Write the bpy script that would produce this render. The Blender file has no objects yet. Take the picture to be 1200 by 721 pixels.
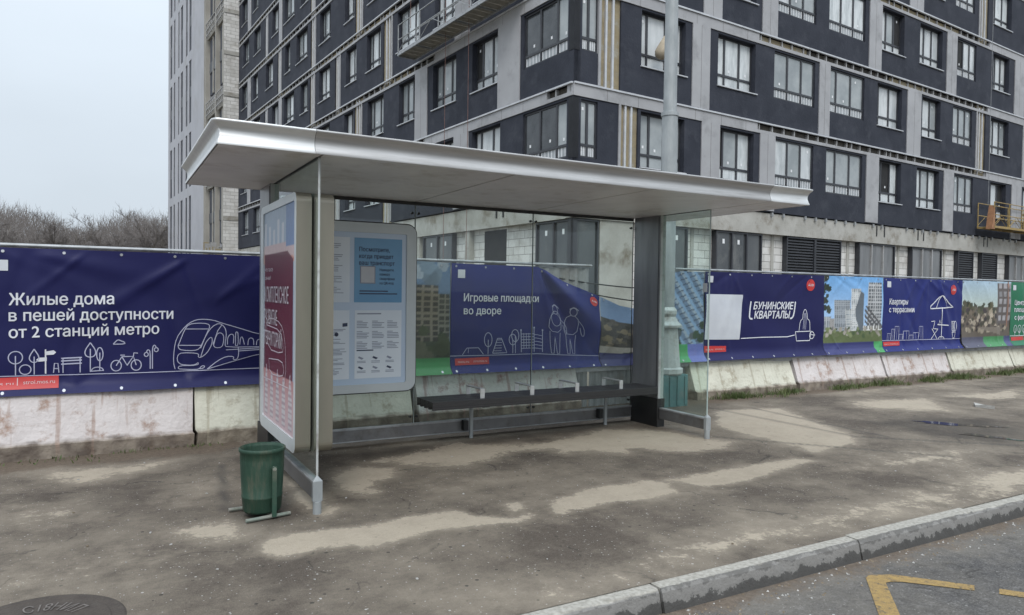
import bpy, math, random
import numpy as np
from mathutils import Vector, Matrix
from mathutils.geometry import tessellate_polygon, delaunay_2d_cdt

R = math.radians
C = bpy.context.scene.collection
sc = bpy.context.scene

# ------------------------------------------------------------------ camera
CAM_F, CAM_YAW, CAM_PITCH, CAM_ROLL, CAM_H = 845.67, R(29.3517), R(1.2740), R(0.7545), 1.6
cam_d = bpy.data.cameras.new('camera')
cam = bpy.data.objects.new('camera', cam_d)
C.objects.link(cam)
fw = Vector((math.sin(CAM_YAW) * math.cos(CAM_PITCH), math.cos(CAM_YAW) * math.cos(CAM_PITCH), -math.sin(CAM_PITCH)))
rt = Vector((math.cos(CAM_YAW), -math.sin(CAM_YAW), 0))
up = rt.cross(fw)
rt2 = math.cos(CAM_ROLL) * rt + math.sin(CAM_ROLL) * up
up2 = -math.sin(CAM_ROLL) * rt + math.cos(CAM_ROLL) * up
m4 = Matrix.Identity(4)
for i in range(3):
    m4[i][0], m4[i][1], m4[i][2] = rt2[i], up2[i], -fw[i]
m4[2][3] = CAM_H
cam.matrix_world = m4
cam_d.sensor_width = 36.0
cam_d.lens = CAM_F / 1200.0 * 36.0
cam_d.clip_start, cam_d.clip_end = 0.05, 3000
sc.camera = cam

# ------------------------------------------------------------------ sky, sun, exposure
SUN_EL, SUN_AZ = R(48), R(205)          # azimuth from +Y, clockwise: behind the camera, a little to the left
world = bpy.data.worlds.new('World')
sc.world = world
world.use_nodes = True
wn, wl = world.node_tree.nodes, world.node_tree.links
wn.clear()
sky = wn.new('ShaderNodeTexSky')
sky.sky_type = 'NISHITA'
sky.sun_disc = False
sky.sun_elevation, sky.sun_rotation = SUN_EL, SUN_AZ
sky.air_density, sky.dust_density, sky.ozone_density = 1.0, 4.0, 1.0
hs = wn.new('ShaderNodeHueSaturation')
hs.inputs['Saturation'].default_value = 0.45
wl.new(sky.outputs[0], hs.inputs['Color'])
mx = wn.new('ShaderNodeMix')
mx.data_type = 'RGBA'
mx.inputs['Factor'].default_value = 0.86          # closed cloud cover over the sky
wl.new(hs.outputs[0], mx.inputs['A'])
mx.inputs['B'].default_value = (6.4, 7.2, 8.0, 1)
# an overcast sky is brighter overhead than at the horizon
wtc = wn.new('ShaderNodeTexCoord')
wsp = wn.new('ShaderNodeSeparateXYZ')
wl.new(wtc.outputs['Generated'], wsp.inputs[0])
wcl = wn.new('ShaderNodeClamp')
wl.new(wsp.outputs['Z'], wcl.inputs['Value'])
wpw = wn.new('ShaderNodeMath'); wpw.operation = 'POWER'; wpw.inputs[1].default_value = 2.2
wl.new(wcl.outputs[0], wpw.inputs[0])
wma = wn.new('ShaderNodeMath'); wma.operation = 'MULTIPLY_ADD'; wma.inputs[1].default_value = 1.7; wma.inputs[2].default_value = 0.70
wl.new(wpw.outputs[0], wma.inputs[0])
wvs = wn.new('ShaderNodeVectorMath'); wvs.operation = 'SCALE'
wcn = wn.new('ShaderNodeTexNoise'); wcn.inputs['Scale'].default_value = 2.4; wcn.inputs['Detail'].default_value = 5   # faint cloud structure
wmp = wn.new('ShaderNodeMapping'); wmp.inputs['Scale'].default_value = (1, 1, 2.6)
wl.new(wtc.outputs['Generated'], wmp.inputs['Vector']); wl.new(wmp.outputs[0], wcn.inputs['Vector'])
wcr = wn.new('ShaderNodeMapRange'); wcr.inputs['From Min'].default_value = .3; wcr.inputs['From Max'].default_value = .7
wcr.inputs['To Min'].default_value = .96; wcr.inputs['To Max'].default_value = 1.04
wl.new(wcn.outputs['Fac'], wcr.inputs['Value'])
wcm = wn.new('ShaderNodeMath'); wcm.operation = 'MULTIPLY'
wl.new(wma.outputs[0], wcm.inputs[0]); wl.new(wcr.outputs[0], wcm.inputs[1])
wl.new(mx.outputs['Result'], wvs.inputs[0]); wl.new(wcm.outputs[0], wvs.inputs['Scale'])
bg = wn.new('ShaderNodeBackground')
bg.inputs['Strength'].default_value = 0.1
wl.new(wvs.outputs[0], bg.inputs['Color'])
wo = wn.new('ShaderNodeOutputWorld')
wl.new(bg.outputs[0], wo.inputs['Surface'])
sun_d = bpy.data.lights.new('sun', 'SUN')
sun_d.energy, sun_d.angle, sun_d.color = 0.8, R(22), (1.0, 0.97, 0.93)
sun = bpy.data.objects.new('sun', sun_d)
C.objects.link(sun)
sd = Vector((math.sin(SUN_AZ) * math.cos(SUN_EL), math.cos(SUN_AZ) * math.cos(SUN_EL), math.sin(SUN_EL)))
sun.rotation_euler = sd.to_track_quat('Z', 'Y').to_euler()
sc.view_settings.view_transform = 'Standard'
sc.view_settings.look = 'None'
sc.view_settings.exposure = 0.68
sc.view_settings.gamma = 1.0
sc.cycles.max_bounces = 8
sc.cycles.transparent_max_bounces = 16

rng = random.Random(7)

# ------------------------------------------------------------------ materials
MATS = {}


def mat(name, c1, c2=None, scale=3.0, detail=4.0, rough=0.6, metal=0.0, bump=0.0, bscale=40.0, spec=0.5, stretch=None,
        lo=0.35, hi=0.65, grime=None, gscale=1.2, rvar=0.0, coat=0.0, perobj=False):
    """a Principled surface whose colour wanders between c1 and c2 with noise, with an optional third grime colour"""
    if name in MATS:
        return MATS[name]
    m = bpy.data.materials.new(name)
    m.use_nodes = True
    n, l = m.node_tree.nodes, m.node_tree.links
    b = n['Principled BSDF']
    b.inputs['Roughness'].default_value = rough
    b.inputs['Metallic'].default_value = metal
    b.inputs['Specular IOR Level'].default_value = spec
    b.inputs['Coat Weight'].default_value = coat
    b.inputs['Coat Roughness'].default_value = 0.04
    tc = n.new('ShaderNodeTexCoord')
    vec = tc.outputs['Object']
    if perobj:
        oi = n.new('ShaderNodeObjectInfo')
        va = n.new('ShaderNodeVectorMath')
        va.operation = 'MULTIPLY_ADD'
        va.inputs[1].default_value = (37, 51, 29)
        l.new(oi.outputs['Random'], va.inputs[0])
        l.new(vec, va.inputs[2])
        vec = va.outputs[0]
    if stretch:
        mp = n.new('ShaderNodeMapping')
        mp.inputs['Scale'].default_value = stretch
        l.new(vec, mp.inputs['Vector'])
        vec = mp.outputs[0]
    c2 = c2 or tuple(x * 0.8 for x in c1)
    nz = n.new('ShaderNodeTexNoise')
    nz.inputs['Scale'].default_value = scale
    nz.inputs['Detail'].default_value = detail
    nz.inputs['Roughness'].default_value = 0.6
    l.new(vec, nz.inputs['Vector'])
    cr = n.new('ShaderNodeValToRGB')
    cr.color_ramp.elements[0].position, cr.color_ramp.elements[1].position = lo, hi
    cr.color_ramp.elements[0].color = (*c1, 1)
    cr.color_ramp.elements[1].color = (*c2, 1)
    l.new(nz.outputs['Fac'], cr.inputs['Fac'])
    col = cr.outputs['Color']
    if grime:
        g = n.new('ShaderNodeTexNoise')
        g.inputs['Scale'].default_value = gscale
        g.inputs['Detail'].default_value = 7
        g.inputs['Roughness'].default_value = 0.7
        l.new(vec, g.inputs['Vector'])
        gr = n.new('ShaderNodeMapRange')
        gr.inputs['From Min'].default_value, gr.inputs['From Max'].default_value = 0.52, 0.68
        l.new(g.outputs['Fac'], gr.inputs['Value'])
        mm = n.new('ShaderNodeMix')
        mm.data_type = 'RGBA'
        l.new(gr.outputs[0], mm.inputs['Factor'])
        l.new(col, mm.inputs['A'])
        mm.inputs['B'].default_value = (*grime, 1)
        col = mm.outputs['Result']
    l.new(col, b.inputs['Base Color'])
    if rvar:
        rr = n.new('ShaderNodeMapRange')
        rr.inputs['To Min'].default_value, rr.inputs['To Max'].default_value = rough - rvar, rough + rvar
        l.new(nz.outputs['Fac'], rr.inputs['Value'])
        l.new(rr.outputs[0], b.inputs['Roughness'])
    if bump:
        bn = n.new('ShaderNodeTexNoise')
        bn.inputs['Scale'].default_value = bscale
        bn.inputs['Detail'].default_value = 4
        l.new(vec, bn.inputs['Vector'])
        bp = n.new('ShaderNodeBump')
        bp.inputs['Strength'].default_value = bump
        bp.inputs['Distance'].default_value = 0.02
        l.new(bn.outputs['Fac'], bp.inputs['Height'])
        l.new(bp.outputs[0], b.inputs['Normal'])
    MATS[name] = m
    return m


def glass_mat(name, tint=(0.90, 0.95, 0.93), dust=0.03, refl=0.9):
    m = bpy.data.materials.new(name)
    m.use_nodes = True
    n, l = m.node_tree.nodes, m.node_tree.links
    n.clear()
    out = n.new('ShaderNodeOutputMaterial')
    tr = n.new('ShaderNodeBsdfTransparent')
    tr.inputs[0].default_value = (*tint, 1)
    gl = n.new('ShaderNodeBsdfGlossy')
    gl.inputs['Roughness'].default_value = 0.015
    gl.inputs['Color'].default_value = (0.95, 0.97, 1, 1)
    fr = n.new('ShaderNodeFresnel')
    fr.inputs['IOR'].default_value = 1.5
    ge = n.new('ShaderNodeNewGeometry')
    inv = n.new('ShaderNodeMath'); inv.operation = 'SUBTRACT'; inv.inputs[0].default_value = 1.0
    l.new(ge.outputs['Backfacing'], inv.inputs[1])
    mu = n.new('ShaderNodeMath'); mu.operation = 'MULTIPLY'
    l.new(fr.outputs[0], mu.inputs[0]); l.new(inv.outputs[0], mu.inputs[1])
    mu2 = n.new('ShaderNodeMath'); mu2.operation = 'MULTIPLY'; mu2.inputs[1].default_value = refl
    l.new(mu.outputs[0], mu2.inputs[0])
    ms = n.new('ShaderNodeMixShader')
    l.new(mu2.outputs[0], ms.inputs[0]); l.new(tr.outputs[0], ms.inputs[1]); l.new(gl.outputs[0], ms.inputs[2])
    df = n.new('ShaderNodeBsdfDiffuse'); df.inputs[0].default_value = (0.5, 0.5, 0.46, 1)
    tc = n.new('ShaderNodeTexCoord'); nz = n.new('ShaderNodeTexNoise')
    nz.inputs['Scale'].default_value = 3.2; nz.inputs['Detail'].default_value = 10; nz.inputs['Roughness'].default_value = .75
    l.new(tc.outputs['Object'], nz.inputs['Vector'])
    mr = n.new('ShaderNodeMapRange'); mr.inputs['From Min'].default_value = 0.35; mr.inputs['From Max'].default_value = 0.75
    mr.inputs['To Min'].default_value = dust * 0.3; mr.inputs['To Max'].default_value = dust * 3.2
    l.new(nz.outputs['Fac'], mr.inputs['Value'])
    m2 = n.new('ShaderNodeMixShader')
    l.new(mr.outputs[0], m2.inputs[0]); l.new(ms.outputs[0], m2.inputs[1]); l.new(df.outputs[0], m2.inputs[2])
    l.new(m2.outputs[0], out.inputs['Surface'])
    return m


def print_mat(name, rough=0.45, coat=0.0):
    m = bpy.data.materials.new(name)
    m.use_nodes = True
    n, l = m.node_tree.nodes, m.node_tree.links
    b = n['Principled BSDF']
    a = n.new('ShaderNodeAttribute'); a.attribute_name = 'print'
    nz = n.new('ShaderNodeTexNoise'); nz.inputs['Scale'].default_value = 30; nz.inputs['Detail'].default_value = 6
    mr = n.new('ShaderNodeMapRange'); mr.inputs['To Min'].default_value = 0.8; mr.inputs['To Max'].default_value = 1.15
    l.new(nz.outputs['Fac'], mr.inputs['Value'])
    vm = n.new('ShaderNodeVectorMath'); vm.operation = 'SCALE'
    l.new(a.outputs['Color'], vm.inputs[0]); l.new(mr.outputs[0], vm.inputs['Scale'])
    l.new(vm.outputs[0], b.inputs['Base Color'])
    b.inputs['Roughness'].default_value = rough
    b.inputs['Coat Weight'].default_value = coat
    b.inputs['Coat Roughness'].default_value = 0.03
    return m


ALU = mat('brushed_aluminium', (0.52, 0.51, 0.50), (0.42, 0.41, 0.40), scale=5, rough=0.42, metal=0.75, stretch=(0.4, 6, 6), bump=0.02, bscale=90, grime=(0.33, 0.315, 0.30), gscale=1.1)
ALU_LIGHT = mat('pale_aluminium', (0.70, 0.70, 0.69), (0.60, 0.60, 0.59), scale=5, rough=0.42, metal=0.65, stretch=(0.4, 6, 6))
CEIL = mat('ceiling_metal', (0.80, 0.775, 0.75), (0.71, 0.685, 0.66), scale=2.5, rough=0.45, metal=0.15, grime=(0.58, 0.54, 0.49), gscale=2.6)
STEEL = mat('grey_steel', (0.20, 0.20, 0.20), (0.15, 0.15, 0.155), scale=4, rough=0.45, metal=0.5, grime=(0.12, 0.11, 0.10), gscale=3)
POST_STEEL = mat('post_steel', (0.23, 0.23, 0.235), (0.17, 0.17, 0.175), scale=2.5, rough=0.4, metal=0.35, stretch=(3, 3, 0.5))
BLACK = mat('black_metal', (0.012, 0.012, 0.013), (0.02, 0.02, 0.02), rough=0.5)
GALV = mat('galvanised', (0.36, 0.37, 0.38), (0.27, 0.28, 0.285), scale=8, rough=0.5, metal=0.35, grime=(0.22, 0.22, 0.21), gscale=4)
BENCH = mat('bench_plank', (0.022, 0.021, 0.022), (0.034, 0.032, 0.032), scale=6, stretch=(1, 12, 12), rough=0.5, bump=0.1, bscale=30)
OLIVE = mat('box_side', (0.25, 0.23, 0.185), (0.20, 0.185, 0.15), scale=2, rough=0.38, metal=0.55, stretch=(1, 1, 0.3))
FRAME_GREY = mat('frame_grey', (0.56, 0.60, 0.61), (0.50, 0.54, 0.55), scale=2, rough=0.4, metal=0.2)
GLASS = glass_mat('shelter_glass', (0.93, 0.965, 0.95), 0.016)
GLASS_SIDE = glass_mat('side_glass', (0.88, 0.945, 0.92), 0.03)
GLASS_EDGE = mat('glass_edge', (0.30, 0.38, 0.36), (0.42, 0.48, 0.46), scale=3, rough=0.2)
DARKSEAL = mat('rubber_seal', (0.02, 0.02, 0.022), (0.03, 0.03, 0.03), rough=0.6)

# ------------------------------------------------------------------ mesh helpers


class MB:
    def __init__(self):
        self.v, self.f, self.mi, self.mats = [], [], [], []

    def m(self, material):
        if material not in self.mats:
            self.mats.append(material)
        return self.mats.index(material)

    def face(self, pts, material):
        k = len(self.v)
        self.v += [tuple(p) for p in pts]
        self.f.append(tuple(range(k, k + len(pts))))
        self.mi.append(self.m(material))

    def mesh(self, verts, faces, material):
        k = len(self.v)
        self.v += [tuple(p) for p in verts]
        i = self.m(material)
        for f in faces:
            self.f.append(tuple(k + a for a in f))
            self.mi.append(i)

    def box(self, x0, x1, y0, y1, z0, z1, material):
        if x0 > x1: x0, x1 = x1, x0
        if y0 > y1: y0, y1 = y1, y0
        v = [(x, y, z) for z in (z0, z1) for y in (y0, y1) for x in (x0, x1)]
        self.mesh(v, [(0, 2, 3, 1), (4, 5, 7, 6), (0, 1, 5, 4), (2, 6, 7, 3), (0, 4, 6, 2), (1, 3, 7, 5)], material)

    def tube(self, p, q, r, material, n=10, r2=None, cap=True):
        p, q = Vector(p), Vector(q)
        r2 = r if r2 is None else r2
        d = (q - p).normalized()
        a = d.orthogonal().normalized()
        b = d.cross(a)
        v = []
        for c, rr in ((p, r), (q, r2)):
            for i in range(n):
                t = 2 * math.pi * i / n
                v.append(c + a * math.cos(t) * rr + b * math.sin(t) * rr)
        f = [(i, (i + 1) % n, n + (i + 1) % n, n + i) for i in range(n)]
        if cap:
            f += [tuple(range(n - 1, -1, -1)), tuple(range(n, 2 * n))]
        self.mesh(v, f, material)

    def bar(self, p, q, w, h, material):
        """a bar of section w (horizontal) by h between two points"""
        p, q = Vector(p), Vector(q)
        d = (q - p).normalized()
        s = d.cross(Vector((0, 0, 1)))
        s = s.normalized() if s.length > 1e-4 else Vector((1, 0, 0))
        u = s.cross(d)
        v = [c + s * a * w / 2 + u * b * h / 2 for c in (p, q) for a, b in ((-1, -1), (1, -1), (1, 1), (-1, 1))]
        self.mesh(v, [(0, 1, 2, 3), (7, 6, 5, 4), (0, 4, 5, 1), (1, 5, 6, 2), (2, 6, 7, 3), (3, 7, 4, 0)], material)

    def lathe(self, prof, cx, cy, material, n=24):
        v, f = [], []
        for r, z in prof:
            for i in range(n):
                t = 2 * math.pi * i / n
                v.append((cx + r * math.cos(t), cy + r * math.sin(t), z))
        for j in range(len(prof) - 1):
            for i in range(n):
                f.append((j * n + i, j * n + (i + 1) % n, (j + 1) * n + (i + 1) % n, (j + 1) * n + i))
        self.mesh(v, f, material)

    def prism_x(self, prof, x0, x1, material):
        """profile [(y,z)] drawn along x"""
        n = len(prof)
        v = [(x0, y, z) for y, z in prof] + [(x1, y, z) for y, z in prof]
        f = [(i, n + i, n + (i + 1) % n, (i + 1) % n) for i in range(n)] + [tuple(range(n)), tuple(range(2 * n - 1, n - 1, -1))]
        self.mesh(v, f, material)

    def build(self, name, parent=None, smooth=False, bevel=0.0, origin=None):
        me = bpy.data.meshes.new(name)
        vs = self.v
        if origin is not None:
            vs = [(a - origin[0], b - origin[1], c - origin[2]) for a, b, c in vs]
        me.from_pydata(vs, [], self.f)
        for mm in self.mats:
            me.materials.append(mm)
        me.polygons.foreach_set('material_index', self.mi)
        if smooth:
            me.polygons.foreach_set('use_smooth', [True] * len(self.f))
        me.update()
        o = bpy.data.objects.new(name, me)
        C.objects.link(o)
        if origin is not None:
            o.location = origin
        if parent is not None:
            o.parent = parent
            o.location = tuple(-a + b for a, b in zip(parent.get('org', (0, 0, 0)), origin or (0, 0, 0)))
        if bevel:
            bv = o.modifiers.new('bevel', 'BEVEL')
            bv.width, bv.segments, bv.limit_method, bv.angle_limit = bevel, 2, 'ANGLE', R(40)
        return o


def tag(o, label=None, cat=None, group=None, kind=None):
    if label: o['label'] = label
    if cat: o['category'] = cat
    if group: o['group'] = group
    if kind: o['kind'] = kind
    return o


def thing(name, loc, label, cat, group=None, rz=0.0):
    o = bpy.data.objects.new(name, None)
    o.empty_display_size = 0.2
    C.objects.link(o)
    o.location = loc
    o.rotation_euler = (0, 0, rz)
    o['org'] = (0.0, 0.0, 0.0) if rz else tuple(float(a) for a in loc)
    return tag(o, label, cat, group)


def flat_text(body, bold=0.012):
    c = bpy.data.curves.new('lettering', 'FONT')
    c.body = body
    c.resolution_u = 3
    c.fill_mode = 'NONE'
    o = bpy.data.objects.new('lettering', c)
    C.objects.link(o)
    dg = bpy.context.evaluated_depsgraph_get()
    dg.update()
    me = o.evaluated_get(dg).to_mesh()
    ov = np.array([tuple(v.co)[:2] for v in me.vertices])
    es = [tuple(e_.vertices) for e_ in me.edges]
    o.evaluated_get(dg).to_mesh_clear()
    # outlines of one letter may overlap: triangulate everything, keep what the outlines wind around
    res = delaunay_2d_cdt([Vector(p_) for p_ in ov.tolist()], es, [], 0, 1e-6)
    vs = np.array([(v.x, v.y, 0.0) for v in res[0]])
    tri = np.array([f for f in res[2] if len(f) == 3])
    cen = vs[tri].mean(axis=1)[:, :2]
    A, B = ov[[e_[0] for e_ in es]], ov[[e_[1] for e_ in es]]
    wind = np.zeros(len(cen), dtype=int)
    for p_, q_ in zip(A, B):
        if p_[1] == q_[1]: continue
        hit = ((p_[1] > cen[:, 1]) != (q_[1] > cen[:, 1])) & (cen[:, 0] < (q_[0] - p_[0]) * (cen[:, 1] - p_[1]) / (q_[1] - p_[1]) + p_[0])
        wind += np.where(hit, 1 if q_[1] > p_[1] else -1, 0)
    fs = [tuple(int(i) for i in t_) for t_ in tri[wind != 0]]
    bpy.data.objects.remove(o)
    bpy.data.curves.remove(c)
    return vs, fs


class Canvas:
    """printed sheet: everything is drawn in (x, z) and carried onto the real surface by f(x, z, off)"""

    def __init__(self, f):
        self.f, self.mb = f, MB()

    def fill(self, x0, x1, z0, z1, step, material, off=0.0):
        nx, nz = max(1, int((x1 - x0) / step)), max(1, int((z1 - z0) / step))
        v = [self.f(x0 + (x1 - x0) * i / nx, z0 + (z1 - z0) * j / nz, off) for j in range(nz + 1) for i in range(nx + 1)]
        f = [(j * (nx + 1) + i, j * (nx + 1) + i + 1, (j + 1) * (nx + 1) + i + 1, (j + 1) * (nx + 1) + i) for j in range(nz) for i in range(nx)]
        self.mb.mesh(v, f, material)
        return nx + 1, nz + 1

    def poly(self, pts, material, off=0.004):
        tri = tessellate_polygon([[Vector((a, b, 0)) for a, b in pts]])
        self.mb.mesh([self.f(a, b, off) for a, b in pts], tri, material)

    def quad(self, a, b, c, d, material, off=0.004, step=.04):
        """four-cornered patch, fine enough to follow the folds; a b c d run round it"""
        n = max(1, int(math.dist(a, b) / step)); m_ = max(1, int(math.dist(b, c) / step))
        v = []
        for j in range(m_ + 1):
            for i in range(n + 1):
                u, w = i / n, j / m_
                p = [(a[k] * (1 - u) + b[k] * u) * (1 - w) + (d[k] * (1 - u) + c[k] * u) * w for k in (0, 1)]
                v.append(self.f(p[0], p[1], off))
        self.mb.mesh(v, [(j * (n + 1) + i, j * (n + 1) + i + 1, (j + 1) * (n + 1) + i + 1, (j + 1) * (n + 1) + i) for j in range(m_) for i in range(n)], material)

    def ell(self, cx, cz, rx, rz, material, off=0.004, n=20):
        self.poly([(cx + rx * math.cos(2 * math.pi * i / n), cz + rz * math.sin(2 * math.pi * i / n)) for i in range(n)], material, off)

    def stroke(self, pts, w, material, off=0.005, closed=False, smooth=0, maxlen=0.06):
        pts = [Vector(p) for p in pts]
        if closed:
            pts = pts + [pts[0]]
        for _ in range(smooth):
            q = [pts[0]]
            for a, b in zip(pts[:-1], pts[1:]):
                q += [a * 0.75 + b * 0.25, a * 0.25 + b * 0.75]
            pts = q + [pts[-1]]
        d = [pts[0]]
        for a, b in zip(pts[:-1], pts[1:]):
            k = max(1, int((b - a).length / maxlen + 0.999))
            d += [a.lerp(b, i / k) for i in range(1, k + 1)]
        v = []
        for i, p in enumerate(d):
            t = (d[min(i + 1, len(d) - 1)] - d[max(i - 1, 0)])
            t = t.normalized() if t.length > 1e-6 else Vector((1, 0))
            nrm = Vector((-t.y, t.x)) * w / 2
            v += [self.f(*(p + nrm), off), self.f(*(p - nrm), off)]
        self.mb.mesh(v, [(2 * i, 2 * i + 1, 2 * i + 3, 2 * i + 2) for i in range(len(d) - 1)], material)

    def ring(self, cx, cz, rx, rz, w, material, off=0.005, n=22, a0=0, a1=360):
        self.stroke([(cx + rx * math.cos(R(a0 + (a1 - a0) * i / n)), cz + rz * math.sin(R(a0 + (a1 - a0) * i / n))) for i in range(n + 1)], w, material, off)

    def text(self, body, x, z, width, cap, material, off=0.005, bold=0.012, slant=0.0, slope=0.0):
        vs, fs = flat_text(body, bold)
        x0, x1 = vs[:, 0].min(), vs[:, 0].max()
        s, t = width / (x1 - x0), cap / 0.70
        for q, (ox, oz) in enumerate([(0, 0), (bold, 0), (-bold, 0), (0, bold * .6), (0, -bold * .6)] if bold > .004 else [(0, 0)]):
            self._glyphs(vs + np.array([ox * t / s * 1.0, oz, 0]), fs, x, z, x0, s, t, material, off + .0003 * q, slant, slope)

    def _glyphs(self, vs, fs, x, z, x0, s, t, material, off, slant, slope):
        self.mb.mesh([self.f(x + (a - x0) * s + slant * b * t, z + b * t + slope * (a - x0) * s, off) for a, b, _ in vs], fs, material)


def set_print(o, count, cols):
    """store the printed picture as colours on the first COUNT vertices of the sheet"""
    at = o.data.attributes.new('print', 'FLOAT_COLOR', 'POINT')
    full = np.ones((len(o.data.vertices), 4), dtype=np.float32)
    full[:count, :3] = cols
    at.data.foreach_set('color', full.ravel())


def lin(r, g, b):
    return tuple(((c / 255 + 0.055) / 1.055) ** 2.4 if c > 10 else c / 255 / 12.92 for c in (r, g, b))


# ------------------------------------------------------------------ ground, pavement, kerb, road
PATCHES = [  # dried dusty stains on the pavement: (strength, softness, outline)
    (1.0, .04, [(.84, 4.62), (.9, 4.73), (1.1, 4.76), (1.48, 4.68), (1.66, 4.69), (1.87, 4.75), (2.22, 4.73), (2.26, 4.57), (2.5, 4.41), (2.66, 4.41), (2.57, 4.31), (2.09, 4.39), (1.86, 4.43), (1.47, 4.3), (1.38, 4.3), (1.36, 4.39), (1.21, 4.44), (1.02, 4.4), (.91, 4.39), (.84, 4.49)]),
    (.8, .05, [(2.59, 4.7), (2.75, 4.7), (2.71, 4.53), (2.55, 4.49)]),
    (1.0, .05, [(2.83, 4.34), (2.97, 4.63), (3.41, 4.77), (4.0, 4.76), (4.1, 4.62), (4.04, 4.42), (3.8, 4.33), (3.4, 4.4)]),
    (.95, .05, [(4.19, 4.71), (5.05, 4.74), (5.88, 4.78), (5.95, 4.63), (5.3, 4.5), (4.66, 4.37), (4.36, 4.39), (4.24, 4.64)]),
    (.62, .16, [(1.66, 3.26), (1.84, 3.27), (2.22, 3.26), (2.62, 3.29), (3.35, 3.48), (3.71, 3.47), (4.6, 3.5), (6.66, 3.56), (5.83, 3.12), (4.56, 3.19), (3.41, 3.19), (2.71, 3.12), (2.09, 3.13), (1.79, 3.15)]),
    (.85, .08, [(7.33, 7.24), (8.32, 6.95), (8.03, 6.47), (7.49, 5.27), (7.08, 4.95), (6.28, 4.84), (6.36, 5.45), (6.43, 6.35)]),
    (.8, .2, [(10.01, 7.06), (11.32, 6.66), (10.4, 5.83), (9.96, 6.03), (9.44, 6.6)]),
    (.8, .2, [(11.88, 6.82), (13.06, 6.62), (14.24, 6.69), (13.0, 6.11), (12.08, 6.12)]),
    (.75, .15, [(6.84, 3.64), (7.38, 3.55), (8.6, 3.5), (9, 3.2), (6.57, 3.12), (5.85, 3.11)]),
    (.75, .1, [(2.06, 6.46), (2.62, 6.67), (3.24, 6.95), (3.54, 6.66), (3.88, 6.5), (3.18, 5.99), (2.77, 5.93), (2.47, 6.16)]),
    (.8, .07, [(1.7, 6.19), (1.94, 6.34), (2.29, 6.17), (2.13, 5.82), (1.92, 5.77), (1.88, 5.45), (1.76, 5.38), (1.62, 5.58)]),
    (.95, .05, [(1.35, 6.25), (1.35, 5.85), (1.45, 5.58), (1.47, 5.15), (1.36, 5.05), (1.27, 5.32), (1.28, 5.66)]),
    (.8, .08, [(4.12, 6.48), (5.08, 6.82), (5.68, 6.42), (5.77, 5.99), (5.94, 5.61), (5.6, 5.39), (5.09, 5.42), (4.74, 5.81), (4.56, 5.64), (4.26, 5.91), (3.95, 5.93), (3.96, 6.19), (3.54, 6.26), (3.14, 6.21), (3.38, 6.51), (3.88, 6.5)]),
    (.7, .12, [(-.53, 7.26), (-.34, 7.37), (.14, 7.3), (.64, 7.31), (.32, 6.97), (-.22, 6.78), (-.36, 6.96)]),
    (.5, .12, [(.4, 6.03), (.6, 6.31), (.79, 6.33), (.79, 6.13), (.43, 5.84)]),
    (.75, .08, [(.4, 5.19), (.54, 5.26), (.77, 5.22), (.81, 4.95), (.73, 4.82), (.5, 4.9), (.41, 5.02)]),
    (.55, .2, [(-.66, 6.21), (-.09, 6.28), (-.12, 5.8), (-.61, 5.75)]),
    (.6, .25, [(6.0, 4.3), (7.2, 4.5), (8.2, 4.2), (7.0, 3.8)]), (.5, .25, [(2.6, 4.45), (2.9, 4.7), (3.0, 4.5), (2.8, 4.3)]), (.5, .2, [(3.9, 4.6), (4.4, 4.75), (4.4, 4.4), (4.0, 4.4)]), (.45, .25, [(-.9, 4.6), (-.3, 4.9), (.2, 4.8), (-.2, 4.4)]), (.4, .25, [(2.3, 5.3), (3.3, 5.5), (3.2, 5.2), (2.5, 5.1)]),
    (.5, .3, [(9.6, 8.0), (13, 7.9), (16, 7.9), (14, 7.4), (10.6, 7.3)]),
    (.6, .4, [(11.5, 5.6), (15, 6.2), (22, 6.8), (22, 4.0), (13, 3.4)]),
    (.45, .3, [(8.4, 3.9), (10.5, 4.2), (12, 3.3), (8.6, 3.2)]),
]
WET_DARK = [  # wet ground by the puddle, darker ground elsewhere, as under bench and bin
    (.9, .25, [(2.0, 6.9), (2.92, 6.97), (4.06, 7.12), (5.3, 7.05), (5.2, 6.9), (4.16, 6.75), (3.4, 6.6), (2.69, 6.5), (2.0, 6.45)]),
    (.7, .1, [(.7, 3.98), (.92, 3.99), (.83, 3.78), (.7, 3.86)]),
    (.5, .3, [(1.5, 5.2), (2.4, 5.3), (4.2, 5.6), (5, 5.3), (4.4, 4.95), (2.8, 4.9)]),
    (.45, .4, [(-.6, 5.6), (.3, 5.7), (.6, 6.7), (-.3, 6.7)]),
    (.7, .3, [(8.3, 5.9), (9.4, 5.9), (10.3, 5.2), (9.6, 4.2), (8.4, 4.0), (8.2, 4.8)]),
    (.6, .15, [(.7, 5.6), (1.25, 5.7), (1.25, 5.0), (.7, 4.95)]),
]


def sdist(P, poly):
    """signed distance (inside positive) of points P (n,2) to a polygon"""
    poly = np.array(poly, dtype=float)
    n = len(poly)
    d = np.full(len(P), 1e9)
    inside = np.zeros(len(P), dtype=bool)
    for i in range(n):
        a, b = poly[i], poly[(i + 1) % n]
        e = b - a
        t = np.clip(((P - a) @ e) / (e @ e), 0, 1)
        d = np.minimum(d, np.hypot(*(P - a - t[:, None] * e).T))
        c = ((a[1] > P[:, 1]) != (b[1] > P[:, 1]))
        with np.errstate(divide='ignore', invalid='ignore'):
            xi = (b[0] - a[0]) * (P[:, 1] - a[1]) / (b[1] - a[1] + 1e-12) + a[0]
        inside ^= c & (P[:, 0] < xi)
    return np.where(inside, d, -d)


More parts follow.
